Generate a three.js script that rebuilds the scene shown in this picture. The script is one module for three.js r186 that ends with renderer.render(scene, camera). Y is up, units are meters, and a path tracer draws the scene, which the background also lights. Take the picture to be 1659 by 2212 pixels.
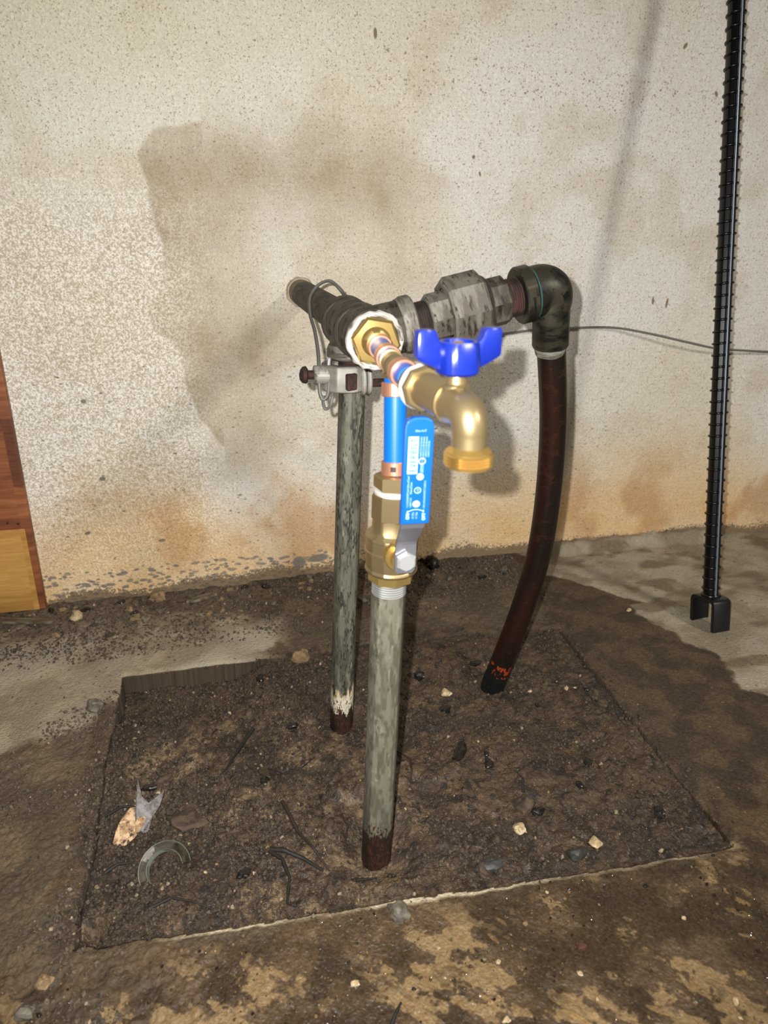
import * as THREE from 'three';
import { mergeGeometries, toCreasedNormals } from 'three/addons/utils/BufferGeometryUtils.js';
import { RoundedBoxGeometry } from 'three/addons/geometries/RoundedBoxGeometry.js';
import { RectAreaLightUniformsLib } from 'three/addons/lights/RectAreaLightUniformsLib.js';

// ------------------------------------------------------------------ camera, lights, exposure
const scene = new THREE.Scene();
scene.background = new THREE.Color(0x000000);
const D = Math.PI / 180;
const camera = new THREE.PerspectiveCamera(2 * Math.atan(1106 / 1533) / D, 1659 / 2212, 0.02, 30);
camera.rotation.order = 'YXZ';
camera.rotation.set(-21.755 * D, -13.215 * D, 0.839 * D);
camera.position.set(0, 0.53, 1.0);
camera.focus = 0.74;
camera.userData.fStop = 8;
camera.updateMatrixWorld();
const renderer = new THREE.WebGLRenderer();
renderer.toneMapping = THREE.LinearToneMapping;
renderer.toneMappingExposure = 1.1;
renderer.shadowMap.enabled = true;
RectAreaLightUniformsLib.init();
// the phone's flash, just beside the lens
const flash = new THREE.SpotLight(0xfffefc, 2.6, 0, 66 * D, 0.7, 2);
flash.name = 'phone_flash';
flash.position.copy(new THREE.Vector3(-0.022, 0.018, 0.004).applyMatrix4(camera.matrixWorld));
flash.target.position.copy(new THREE.Vector3(-0.022, 0.018, -1).applyMatrix4(camera.matrixWorld));
flash.shadow.radius = 0.18; flash.castShadow = true;
scene.add(flash, flash.target);
// the room's ceiling lamp, behind and to the right of the photographer
const LAMP = { x: 2.1, y: 2.27, z: 3.0, w: 0.42, d: 0.42, power: 168 };
const lampLight = new THREE.RectAreaLight(0xfffcf6, LAMP.power, LAMP.w, LAMP.d);
lampLight.name = 'ceiling_lamp';
lampLight.position.set(LAMP.x, LAMP.y - 0.062, LAMP.z);
lampLight.lookAt(LAMP.x, 0, LAMP.z);
scene.add(lampLight);

// ------------------------------------------------------------------ helpers
let seed = 1234567;
const rnd = () => { seed = (seed + 0x6D2B79F5) | 0; let t = Math.imul(seed ^ (seed >>> 15), 1 | seed); t = (t + Math.imul(t ^ (t >>> 7), 61 | t)) ^ t; return ((t ^ (t >>> 14)) >>> 0) / 4294967296; };
const rr = (a, b) => a + (b - a) * rnd();
const V = (x, y, z) => new THREE.Vector3(x, y, z);
const clamp = (x, a = 0, b = 1) => x < a ? a : x > b ? b : x;
const sst = (a, b, x) => { x = clamp((x - a) / (b - a)); return x * x * (3 - 2 * x); };
const lerp = (a, b, t) => a + (b - a) * t;
function hash(x, y, s) { let h = Math.imul(x, 374761393) + Math.imul(y, 668265263) + Math.imul(s, 974634777); h = Math.imul(h ^ (h >>> 13), 1274126177); return ((h ^ (h >>> 16)) >>> 0) / 4294967296; }
function vn(x, y, s = 0) {
  const xi = Math.floor(x), yi = Math.floor(y); let u = x - xi, v = y - yi;
  u = u * u * (3 - 2 * u); v = v * v * (3 - 2 * v);
  const a = hash(xi, yi, s), b = hash(xi + 1, yi, s), c = hash(xi, yi + 1, s), d = hash(xi + 1, yi + 1, s);
  return a + (b - a) * u + (c - a + (a - b - c + d) * u) * v;
}
function fbm(x, y, o = 4, s = 0) { let a = 0.5, t = 0, n = 0; for (let i = 0; i < o; i++) { t += a * vn(x, y, s + i * 17); n += a; a *= 0.5; x = x * 2.03 + 11.3; y = y * 2.03 + 5.7; } return t / n; }
function vn3(x, y, z, s = 0) { const zi = Math.floor(z); let w = z - zi; w = w * w * (3 - 2 * w); return lerp(vn(x, y, s + zi * 31), vn(x, y, s + zi * 31 + 31), w); }
const mix3 = (a, b, t) => [a[0] + (b[0] - a[0]) * t, a[1] + (b[1] - a[1]) * t, a[2] + (b[2] - a[2]) * t];
const byte = x => x < 0 ? 0 : x > 255 ? 255 : x;
function tex(w, h, fn, srgb = true, wrap = THREE.RepeatWrapping) {
  const d = new Uint8Array(w * h * 4);
  for (let j = 0; j < h; j++) for (let i = 0; i < w; i++) {
    const c = fn((i + 0.5) / w, (j + 0.5) / h, i, j), k = (j * w + i) * 4;
    if (typeof c === 'number') d[k] = d[k + 1] = d[k + 2] = byte(c * 255); else { d[k] = byte(c[0]); d[k + 1] = byte(c[1]); d[k + 2] = byte(c[2]); }
    d[k + 3] = 255;
  }
  const t = new THREE.DataTexture(d, w, h, THREE.RGBAFormat);
  t.magFilter = THREE.LinearFilter; t.minFilter = THREE.LinearMipmapLinearFilter; t.generateMipmaps = true;
  t.wrapS = t.wrapT = wrap; if (srgb) t.colorSpace = THREE.SRGBColorSpace; t.needsUpdate = true; return t;
}
const names = {};
const numbered = n => { if (!(n in names)) { names[n] = 0; return n; } names[n]++; return n + '_' + String(names[n]).padStart(3, '0'); };
function shade(o) { o.castShadow = true; o.receiveShadow = true; return o; }
function tag(o, label, category, group) { o.userData.label = label; o.userData.category = category; if (group) o.userData.group = group; return o; }
function thing(name, label, category, p, group) { const g = new THREE.Group(); g.name = numbered(name); g.position.copy(p); scene.add(g); return tag(g, label, category, group); }
function solo(name, geo, m, label, category, p, group) { const o = shade(new THREE.Mesh(geo, m)); o.name = numbered(name); if (p) o.position.copy(p); scene.add(o); return tag(o, label, category, group); }
function part(parent, name, geo, m, label) { const o = shade(new THREE.Mesh(geo, m)); o.name = name; parent.add(o); if (label) o.userData.label = label; return o; }
function struct(name, geo, m, label, category = 'wall') { const o = shade(new THREE.Mesh(geo, m)); o.name = name; scene.add(o); tag(o, label, category); o.userData.kind = 'structure'; return o; }
const UPY = V(0, 1, 0);
const turnTo = d => new THREE.Quaternion().setFromUnitVectors(UPY, d.clone().normalize());
const orient = (g, d, p) => { g.applyQuaternion(turnTo(d)); if (p) g.translate(p.x, p.y, p.z); return g; };
const crease = (g, a = 35) => toCreasedNormals(g.index ? g.toNonIndexed() : g, a * D);
function lathe(prof, seg = 40, cr = 35) {
  const g = new THREE.LatheGeometry(prof.map(p => new THREE.Vector2(Math.max(p[0], 1e-5), p[1])), seg), uv = g.attributes.uv, acc = [0]; // v follows the length of the profile
  for (let i = 1; i < prof.length; i++) acc.push(acc[i - 1] + Math.hypot(prof[i][0] - prof[i - 1][0], prof[i][1] - prof[i - 1][1]));
  for (let i = 0; i <= seg; i++) for (let j = 0; j < prof.length; j++) uv.setY(i * prof.length + j, acc[j] / acc[prof.length - 1]);
  return crease(g, cr);
}
// a hexagonal or octagonal prism with chamfered corners: profile of [scale, y]
function prism(n, r, y0, y1, hole = 0, ch = 0.0012) {
  const g = lathe([[hole || 0, y0], [r - ch, y0], [r, y0 + ch], [r, y1 - ch], [r - ch, y1], [hole || 0, y1]], n, 12);
  return g;
}
function sweep(pts, rad, n = 120, seg = 20, tilt) {
  const c = new THREE.CatmullRomCurve3(pts, false, 'centripetal');
  const g = new THREE.TubeGeometry(c, n, 1, seg, false);
  const p = g.attributes.position, nn = g.attributes.normal, uv = g.attributes.uv;
  for (let i = 0; i < uv.count; i++) uv.setXY(i, uv.getY(i), uv.getX(i));
  for (let i = 0; i <= n; i++) { const q = c.getPointAt(i / n), r = typeof rad === 'function' ? rad(i / n) : rad; for (let j = 0; j <= seg; j++) { const k = i * (seg + 1) + j; p.setXYZ(k, q.x + nn.getX(k) * r, q.y + nn.getY(k) * r, q.z + nn.getZ(k) * r); } }
  return g;
}
function wobble(g, amp, freq, s = 0) {
  const p = g.attributes.position, v = V(0, 0, 0);
  if (!g.attributes.normal) g.computeVertexNormals();
  const n = g.attributes.normal;
  for (let i = 0; i < p.count; i++) { v.fromBufferAttribute(p, i); const d = (vn3(v.x * freq, v.y * freq, v.z * freq, s) - 0.5) * 2 * amp; p.setXYZ(i, v.x + n.getX(i) * d, v.y + n.getY(i) * d, v.z + n.getZ(i) * d); }
  return g;
}
const std = o => new THREE.MeshPhysicalMaterial(o);

// ------------------------------------------------------------------ textures of the setting
const WX0 = -0.5, WX1 = 1.2, WY0 = -0.05, WY1 = 1.0;
const inPoly = (poly, x, y) => { let c = false; for (let i = 0, j = poly.length - 1; i < poly.length; j = i++) { const [a, b] = poly[i], [p, q] = poly[j]; if ((b > y) !== (q > y) && x < (p - a) * (y - b) / (q - b) + a) c = !c; } return c; };
const polyDist = (poly, x, y) => { let m = 9; for (let i = 0, j = poly.length - 1; i < poly.length; j = i++) { const [a, b] = poly[j], [p, q] = poly[i], dx = p - a, dy = q - b, t = clamp(((x - a) * dx + (y - b) * dy) / (dx * dx + dy * dy)); m = Math.min(m, Math.hypot(x - a - dx * t, y - b - dy * t)); } return inPoly(poly, x, y) ? m : -m; };
function field(w, h, fn) { const f = new Float32Array(w * h); for (let j = 0; j < h; j++) for (let i = 0; i < w; i++) f[j * w + i] = fn((i + 0.5) / w, (j + 0.5) / h); return { w, h, f, at(u, v) { const x = clamp(u * w - 0.5, 0, w - 1.001), y = clamp(v * h - 0.5, 0, h - 1.001), i = x | 0, j = y | 0, a = x - i, b = y - j, k = j * w + i; return lerp(lerp(f[k], f[k + 1], a), lerp(f[k + w], f[k + w + 1], a), b); } }; }
function splat(f, w, h, cx, cy, rx, ry, ang, val) {
  const R = Math.max(rx, ry) + 1, c = Math.cos(ang), s = Math.sin(ang);
  for (let j = Math.max(0, Math.floor(cy - R)); j <= Math.min(h - 1, cy + R); j++) for (let i = Math.max(0, Math.floor(cx - R)); i <= Math.min(w - 1, cx + R); i++) {
    const x = i - cx, y = j - cy, a = (x * c + y * s) / rx, b = (-x * s + y * c) / ry, q = 1 - a * a - b * b;
    if (q > 0) f[j * w + i] = Math.max(f[j * w + i], val * Math.min(1, q * 2.2));
  }
}
const WW = 2048, WH = 1265, wpm = WW / (WX1 - WX0);
const wallSpeck = new Float32Array(WW * WH);
const wpx = (x, y) => [(x - WX0) * wpm, (y - WY0) * wpm];
// chips and pits: grey where paint is lost, thicker towards the floor
for (let k = 0; k < 5200; k++) { const x = rr(WX0, WX1), y = rr(0, 0.98), [a, b] = wpx(x, y), r = rr(0.5, 1.5); splat(wallSpeck, WW, WH, a, b, r * rr(1, 1.8), r * 0.8, rr(-0.5, 0.5), rr(0.25, 0.75)); }
for (let k = 0; k < 1100; k++) { const x = rr(WX0, 0.6), y = 0.36 * Math.pow(rnd(), 1.5), [a, b] = wpx(x, y), r = 0.7 + 2 * rnd() * rnd(); splat(wallSpeck, WW, WH, a, b, r * rr(1, 2.2), r * rr(0.5, 0.9), rr(-0.3, 0.3), rr(0.5, 1)); }
for (let k = 0; k < 420; k++) { const x = rr(-0.3, 0.25), y = 0.05 * Math.pow(rnd(), 1.3), [a, b] = wpx(x, y + 0.012), r = rr(1.5, 5); splat(wallSpeck, WW, WH, a, b, r * rr(1, 2), r * 0.7, rr(-0.3, 0.3), rr(0.6, 1)); }
for (let k = 0; k < 260; k++) { const x = rr(0.2, 0.75), y = 0.7 + rr(-0.02, 0.02) + 0.08 * (0.64 - x) * rr(0, 1), [a, b] = wpx(x, y), r = rr(0.6, 1.7); splat(wallSpeck, WW, WH, a, b, r * 1.3, r, rr(-1, 1), rr(0.4, 0.9)); }
for (const [x, y, rx, ry, an] of [[0.2147, 0.7517, 3, 8, 0.05], [0.6491, 0.4338, 2.4, 8, 0.1], [0.6735, 0.4302, 2.6, 10, -0.08], [0.2496, 0.1429, 3, 7, 0.2], [0.2657, 0.0909, 2, 5, 0.4], [0.6411, 0.7633, 3, 6, -0.6], [-0.18, 0.31, 5, 4, 0], [-0.17, 0.2, 6, 4, 0.2], [-0.2, 0.12, 6, 3, 0.2], [-0.1, 0.1, 7, 3, 0.1], [0.13, 0.05, 22, 9, 0.1], [0.1, 0.045, 14, 14, 0], [0.35, 0.62, 3, 3, 0], [0.36, 0.6, 2, 4, 0.3], [0.7, 0.71, 3, 5, 0.6]]) { const [a, b] = wpx(x, y); splat(wallSpeck, WW, WH, a, b, rx, ry, an, 1); }
const patchPoly = [[-0.076, 0.611], [-0.057, 0.639], [-0.008, 0.648], [0.069, 0.637], [0.15, 0.642], [0.228, 0.637], [0.285, 0.573], [0.253, 0.491], [0.19, 0.53], [0.11, 0.545], [0.06, 0.51], [0.036, 0.456], [0.082, 0.407], [0.09, 0.278], [0.047, 0.211], [-0.003, 0.242], [-0.03, 0.283], [-0.045, 0.36], [-0.085, 0.405], [-0.085, 0.43], [-0.066, 0.455], [-0.062, 0.512]];
const patchF = field(340, 210, (u, v) => { const x = WX0 + u * 1.7, y = WY0 + v * 1.05; return polyDist(patchPoly, x + 0.02 * (fbm(x * 18, y * 18, 3, 3) - 0.5), y + 0.02 * (fbm(x * 18, y * 18, 3, 9) - 0.5)); });
const blotF = field(512, 316, (u, v) => fbm(u * 1.7 * 5.5, v * 1.05 * 5.5, 4, 21));
const blot2F = field(512, 316, (u, v) => fbm(u * 1.7 * 14, v * 1.05 * 14, 4, 55));
const wallCol = tex(WW, WH, (u, v, i, j) => {
  const x = WX0 + u * 1.7, y = WY0 + v * 1.05;
  const b1 = blotF.at(u, v), b2 = blot2F.at(u, v), g1 = vn(x * 560, y * 560, 2), g2 = vn(x * 1050, y * 1050, 5), gg = g1 * 0.6 + g2 * 0.4;
  let c = mix3([208, 200, 182], [214, 209, 200], sst(0.35, 0.65, b1));
  c = mix3(c, [188, 174, 152], sst(0.52, 0.75, b2) * 0.42);
  c = mix3(c, [208, 201, 172], sst(0.5, 0.85, y) * sst(0.4, -0.1, x) * 0.7);
  // rough limewash at the left: pale grains on a browner ground
  const rough = sst(0.02, -0.06, x + 0.03 * (b2 - 0.5)) * sst(0.02, 0.1, y) * sst(0.62, 0.5, y + 0.15 * (b1 - 0.5));
  c = mix3(c, gg > 0.47 ? [234, 228, 218] : [168, 150, 124], rough * (0.4 + 0.5 * Math.abs(gg - 0.5)));
  // the browner, smoother patch with its own outline
  const pd = patchF.at(u, v) + 0.004 * (gg - 0.5);
  const edge = x < 0 ? 0.003 : 0.055;
  c = mix3(c, [152, 135, 110], sst(-edge, edge, pd) * (0.42 + 0.9 * (b2 - 0.45)));
  // orange mineral staining low on the wall
  const low = sst(0.25, 0.05, y + 0.16 * (b1 - 0.5) + 0.1 * (b2 - 0.5));
  c = mix3(c, [214, 168, 106], low * (0.55 + 0.55 * (b2 - 0.45)));
  c = mix3(c, [158, 108, 62], sst(0.5, 0.7, fbm(x * 13, y * 10, 4, 77)) * sst(0.26, 0.1, y) * 0.4);
  const fine = (gg - 0.5) * 40; c = [c[0] + fine, c[1] + fine, c[2] + fine];
  if (g2 > 0.72 && g1 > 0.55) c = mix3(c, [128, 108, 82], 0.6);
  c = mix3(c, y < 0.34 ? [104, 99, 92] : [112, 95, 72], wallSpeck[j * WW + i] * 0.85);
  // soil splashed on the foot of the wall
  const dirt = sst(0.026, 0.02, y - 0.022 * sst(-0.3, 0.3, x) + 0.03 * (b2 - 0.5) + 0.02 * (gg - 0.5));
  return mix3(c, [92, 76, 56], dirt * 0.75);
}, true, THREE.MirroredRepeatWrapping);
const wallBump = tex(WW, WH, (u, v, i, j) => {
  const x = WX0 + u * 1.7, y = WY0 + v * 1.05;
  const pd = sst(-0.004, 0.004, patchF.at(u, v));
  return clamp(0.55 + (vn(x * 560, y * 560, 2) - 0.5) * 0.4 * (1 - 0.6 * pd) + (vn(x * 170, y * 170, 8) - 0.5) * 0.25 * (1 - 0.5 * pd) + (blot2F.at(u, v) - 0.5) * 0.35 - wallSpeck[j * WW + i] * 0.3);
}, false, THREE.MirroredRepeatWrapping);
const wallMat = std({ map: wallCol, bumpMap: wallBump, bumpScale: 0.0016, roughness: 0.93 });
const plainWall = std({ color: 0x7d786e, roughness: 0.95 });

// ------------------------------------------------------------------ room shell
const RX0 = -1.6, RX1 = 3.2, RZ1 = 4.2, RH = 2.35;
{
  const g = new THREE.BoxGeometry(RX1 - RX0 + 0.4, RH + 0.3, 0.2); g.translate((RX0 + RX1) / 2, RH / 2 - 0.05, -0.1);
  const p = g.attributes.position, uv = g.attributes.uv;
  for (let i = 0; i < p.count; i++) uv.setXY(i, (p.getX(i) - WX0) / (WX1 - WX0), (p.getY(i) - WY0) / (WY1 - WY0));
  struct('wall_back', g, wallMat, 'stained cream plastered basement wall behind the pipes');
}
const box = (w, h, d, x, y, z) => { const g = new THREE.BoxGeometry(w, h, d); g.translate(x, y, z); return g; };
struct('wall_left', box(0.2, RH + 0.3, RZ1, RX0 - 0.1, RH / 2 - 0.05, RZ1 / 2), plainWall, 'plain plastered side wall out of frame');
struct('wall_right', box(0.2, RH + 0.3, RZ1, RX1 + 0.1, RH / 2 - 0.05, RZ1 / 2), plainWall, 'plain plastered far side wall out of frame');
struct('wall_front', box(RX1 - RX0 + 0.4, RH + 0.3, 0.2, (RX0 + RX1) / 2, RH / 2 - 0.05, RZ1 + 0.1), plainWall, 'plain plastered wall behind the photographer');
struct('ceiling', box(RX1 - RX0 + 0.4, 0.15, RZ1 + 0.4, (RX0 + RX1) / 2, RH + 0.075, RZ1 / 2), plainWall, 'plain basement ceiling', 'ceiling');
{
  const t = thing('ceiling_lamp', 'square ceiling lamp with a white diffuser, out of frame', 'lamp', V(LAMP.x, RH, LAMP.z));
  part(t, 'housing', box(LAMP.w + 0.06, 0.06, LAMP.d + 0.06, 0, -0.03, 0), std({ color: 0xdddddd, roughness: 0.6 }));
  part(t, 'diffuser', box(LAMP.w, 0.02, LAMP.d, 0, -0.07, 0), std({ color: 0xffffff, emissive: 0xfff2e0, emissiveIntensity: 1.5, roughness: 0.5 }));
  lampLight.position.y = RH - 0.085;
}

// ------------------------------------------------------------------ floor slab with a cut-out, and the soil in it
const FX0 = -0.5, FX1 = 1.15, FZ0 = -0.03, FZ1 = 0.85;
const holeD = (x, z) => { // > 0 inside the cut-out
  const wob = 0.006 * (fbm(x * 30, z * 30, 3, 40) - 0.5);
  const fr = lerp(0.573, 0.597, clamp((x + 0.142) / 0.57)) , bk = lerp(0.207, 0.232, clamp((x + 0.142) / 0.57)) + (x > 0.02 && x < 0.4 ? 0.03 * (fbm(x * 14, 3, 3, 41) - 0.55) : 0);
  return Math.min(x + 0.142, 0.428 - x, fr - z, z - bk) + wob;
};
const edgeFade = (x, z) => sst(FX0, FX0 + 0.1, x) * sst(FX1, FX1 - 0.1, x) * sst(FZ1, FZ1 - 0.06, z);
const wetR = (x, z) => { // wet region of the slab, right of the cut-out: > 0 wet
  const line = z < 0.2 ? lerp(0.47, 0.575, clamp((z - 0.08) / 0.12)) : z < 0.225 ? 0.55 : z < 0.35 ? lerp(0.55, 0.605, (z - 0.225) / 0.125) : z < 0.4 ? lerp(0.605, 0.58, (z - 0.35) / 0.05) : 0.58 + (z - 0.4) * 1.6;
  return line - x + 0.03 * (fbm(x * 40, z * 40, 4, 12) - 0.5);
};
const wetL = (x, z) => z - lerp(0.318, 0.282, sst(-0.26, -0.14, x)) + 0.05 * (fbm(x * 22, z * 30, 4, 14) - 0.5);
const slabBase = (x, z) => 0.008 + 0.022 * sst(-0.32, 0.5, x) * edgeFade(x, z) * sst(0.75, 0.1, z);
function slabY(x, z) {
  const f = edgeFade(x, z);
  let y = slabBase(x, z);
  y += (fbm(x * 9, z * 9, 3, 1) - 0.5) * 0.006 * f;
  const wl = sst(-0.02, 0.03, wetL(x, z)) * sst(0, -0.1, x), crumb = sst(0.12, 0.02, z) * sst(0.5, 0.2, x);
  const rough = 0.25 + wl * 0.9 + crumb * 1.1 + sst(0.55, 0.6, z) * 0.55 + sst(0, 0.04, wetR(x, z)) * sst(0.4, 0.45, x) * 0.35 + sst(0.06, 0.09, x) * sst(0.5, 0.4, x) * sst(0.3, 0.2, z) * 0.8;
  y += ((fbm(x * 60, z * 60, 3, 2) - 0.5) * 0.0028 + (vn(x * 260, z * 260, 4) - 0.5) * 0.0016) * rough * f;
  y += sst(0.05, 0.0, z) * 0.006 * fbm(x * 30, z * 10, 3, 6) * sst(0.45, 0.2, x) * f;
  // crumbling mortar fillet at the foot of the wall
  const fil = sst(0.48, 0.53, x) * sst(0.86, 0.8, x) * sst(0.03, 0.008, z + 0.02 * (fbm(x * 40, 1, 3, 15) - 0.5));
  y += fil * (0.012 + 0.008 * fbm(x * 70, z * 70, 3, 16));
  // worn rounded rim of the cut-out
  const h = holeD(x, z); y -= sst(-0.010, 0.002, h) * 0.003;
  return y;
}
function soilY(x, z) {
  let y = slabBase(x, z) - 0.006 - 0.020 * sst(0.05, -0.02, x) * sst(0.32, 0.25, z) + 0.007 * sst(-0.08, -0.14, x) * sst(0.27, 0.3, z) * sst(0.44, 0.4, z) - 0.004 * sst(0.42, 0.5, z) * sst(0.2, 0.0, x) + 0.006 * sst(0.05, 0.09, x) * sst(0.30, 0.25, z) * sst(0.36, 0.3, x);
  y += (fbm(x * 14, z * 14, 4, 61) - 0.5) * 0.011 + (fbm(x * 55, z * 55, 4, 62) - 0.5) * 0.006 + (vn(x * 210, z * 210, 63) - 0.5) * 0.0026 + (vn(x * 420, z * 420, 64) - 0.5) * 0.0013;
  const d1 = Math.hypot(x - 0.108, z - 0.52), d2 = Math.hypot(x - 0.107, z - 0.342), d3 = Math.hypot(x - 0.3, z - 0.31), d4 = Math.hypot(x + 0.13, (z - 0.553) * 1.2);
  y -= 0.013 * sst(0.05, 0.015, d1) + 0.008 * sst(0.05, 0.015, d2) + 0.010 * sst(0.05, 0.012, d3) + 0.013 * sst(0.016, 0.005, d4);
  y += 0.006 * sst(0.02, 0.0, Math.abs(z - 0.45)) * sst(0.06, 0.09, x) * sst(0.26, 0.18, x);
  return Math.min(y, slabBase(x, z) + 0.0025) - 0.02 * sst(0.001, -0.006, holeD(x, z));
}
function gridMesh(x0, x1, z0, z1, st, yf, keep, drop) {
  const nx = Math.round((x1 - x0) / st), nz = Math.round((z1 - z0) / st), n = (nx + 1) * (nz + 1), pos = new Float32Array(n * 3), uv = new Float32Array(n * 2), inside = new Uint8Array(n);
  for (let j = 0; j <= nz; j++) for (let i = 0; i <= nx; i++) {
    const k = j * (nx + 1) + i, x = x0 + (x1 - x0) * i / nx, z = z0 + (z1 - z0) * j / nz;
    let y = yf(x, z); if (keep && !keep(x, z)) { inside[k] = 1; y -= drop; }
    pos[3 * k] = x; pos[3 * k + 1] = y; pos[3 * k + 2] = z; uv[2 * k] = (x - x0) / (x1 - x0); uv[2 * k + 1] = (z - z0) / (z1 - z0);
  }
  const idx = [];
  for (let j = 0; j < nz; j++) for (let i = 0; i < nx; i++) { const a = j * (nx + 1) + i, b = a + 1, c = a + nx + 1, d = c + 1; if (inside[a] + inside[b] + inside[c] + inside[d] === 4) continue; idx.push(a, c, b, b, c, d); }
  const g = new THREE.BufferGeometry(); g.setAttribute('position', new THREE.BufferAttribute(pos, 3)); g.setAttribute('uv', new THREE.BufferAttribute(uv, 2)); g.setIndex(idx); g.computeVertexNormals(); return g;
}
const FW = 2048, FH = Math.round(2048 * (FZ1 - FZ0) / (FX1 - FX0)), fpm = FW / (FX1 - FX0);
const floorSpeck = new Float32Array(FW * FH), floorPale = new Float32Array(FW * FH);
for (let k = 0; k < 2600; k++) { const x = rr(FX0, FX1), z = rr(0, 0.85), r = rr(0.5, 2); splat(floorSpeck, FW, FH, (x - FX0) * fpm, (z - FZ0) * fpm, r * rr(1, 2), r * 0.8, rr(0, 3), rr(0.4, 1)); }
for (let k = 0; k < 1700; k++) { const x = rr(FX0, 0.45), z = 0.12 * Math.pow(rnd(), 1.4), r = rr(0.8, 4); splat(floorSpeck, FW, FH, (x - FX0) * fpm, (z - FZ0) * fpm, r * rr(1, 2), r * 0.7, rr(0, 3), rr(0.5, 1)); }
for (let k = 0; k < 900; k++) { const x = rr(FX0, FX1), z = rr(0.0, 0.85), r = rr(0.4, 1.6); splat(floorPale, FW, FH, (x - FX0) * fpm, (z - FZ0) * fpm, r * rr(1, 1.6), r, rr(0, 3), rr(0.4, 1)); }
// tan scraped streaks on the wet slab in front
for (let k = 0; k < 240; k++) { const x = rr(0.12, 0.8), z = rr(0.62, 0.84), r = rr(2, 8) * (0.5 + fbm(x * 12, z * 12, 2, 70)); if (fbm(x * 9, z * 12, 3, 71) < 0.45) continue; splat(floorPale, FW, FH, (x - FX0) * fpm, (z - FZ0) * fpm, r * rr(1.2, 3), r * 0.7, rr(0.4, 1.1), rr(0.5, 0.9)); }
const slabN = field(640, 342, (u, v) => fbm(u * 1.65 * 11, v * 0.88 * 11, 4, 81));
const slabN2 = field(900, 480, (u, v) => fbm(u * 1.65 * 38, v * 0.88 * 38, 4, 82));
const wetAt = (u, v, x, z) => { // 0 dry .. 1 wet
  const front = sst(0.545, 0.6, z + 0.06 * (slabN2.at(u, v) - 0.5)), right = sst(-0.004, 0.004, wetR(x, z)) * sst(0.36, 0.44, x), left = sst(-0.02, 0.02, wetL(x, z)) * sst(0.05, -0.05, x);
  const mid = sst(0.0, 0.07, x + 0.1 * (slabN.at(u, v) - 0.5)) * sst(0.5, 0.4, x);
  return Math.max(front, right, left * 0.75, mid * 0.8);
};
const streakF = field(900, 480, (u, v) => { const x = FX0 + u * 1.65, z = FZ0 + v * 0.88, p = x * 0.8 + z * 0.6, q = -x * 0.6 + z * 0.8; return fbm(p * 34, q * 92, 4, 181); });
const slabCol = tex(FW, FH, (u, v, i, j) => {
  const x = FX0 + u * 1.65, z = FZ0 + v * 0.88, a = slabN.at(u, v), b = slabN2.at(u, v), gr = vn(x * 620, z * 620, 83) * 0.6 + vn(x * 1100, z * 1100, 84) * 0.4;
  let c = mix3([154, 144, 126], [130, 117, 96], sst(0.4, 0.65, a));
  c = mix3(c, [166, 152, 126], sst(0.5, 0.7, b) * 0.5);
  c = mix3(c, [92, 76, 56], sst(0.5, 0.72, fbm(x * 20, z * 34, 3, 86)) * sst(0.35, 0.6, x) * 0.65);
  const near = sst(0.13, 0.03, z + 0.09 * (b - 0.5)) * sst(0.6, 0.35, x);
  c = mix3(c, [78, 62, 45], near * 0.75);
  const w = wetAt(u, v, x, z);
  let wc = mix3([57, 44, 29], [78, 61, 41], sst(0.35, 0.65, b));
  if (z > 0.5) { const k = streakF.at(u, v), t = sst(0.5, 0.55, a * 0.28 + b * 0.22 + k * 0.5 + 0.05 * (gr - 0.5) + 0.09 * (vn(x * 150, z * 150, 186) - 0.5) + 0.07 * (vn(x * 330, z * 330, 187) - 0.5) + 0.10 * sst(0.62, 0.78, z) * sst(0.0, 0.35, x) - 0.06); wc = mix3(wc, [132, 108, 72], t * 0.8 * sst(0.58, 0.63, z)); wc = mix3(wc, [48, 38, 27], sst(0.56, 0.7, k * 0.5 + (1 - b) * 0.5) * 0.6); }
  c = mix3(c, wc, w);
  c = mix3(c, [152, 122, 78], floorPale[j * FW + i] * (w > 0.5 ? 0.75 : 0.5));
  const h = holeD(x, z); // pale broken cement edge; front lip painted brighter as if catching the flash
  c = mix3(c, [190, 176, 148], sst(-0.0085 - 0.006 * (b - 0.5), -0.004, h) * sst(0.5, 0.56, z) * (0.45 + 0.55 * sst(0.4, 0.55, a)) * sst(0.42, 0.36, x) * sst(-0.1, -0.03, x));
  c = mix3(c, [132, 112, 82], sst(-0.007, -0.001, h) * sst(0.42, 0.425, x + 0.004) * sst(0.5, 0.6, b) * sst(0.4, 0.45, z));
  const mud = sst(0.004, 0.016, h + 0.03 + 0.07 * (b - 0.5)) * (x > 0.36 ? 1 : x < -0.1 ? sst(0.24, 0.27, z) : sst(0.0, 0.06, x) * sst(0.4, 0.3, z)); // soil trodden over the rim
  c = mix3(c, mix3([50, 38, 26], [74, 58, 40], sst(0.4, 0.6, b)), mud * 0.85 * sst(0.6, 0.56, z));
  c = mix3(c, [64, 51, 37], sst(-0.0030, -0.0020, h) * sst(0.56, 0.54, z)); // cut face, caked with soil
  c = mix3(c, [40, 31, 22], floorSpeck[j * FW + i] * 0.8);
  const f = (gr - 0.5) * (w > 0.5 ? 34 : 26); return [c[0] + f, c[1] + f, c[2] + f];
}, true, THREE.MirroredRepeatWrapping);
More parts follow.
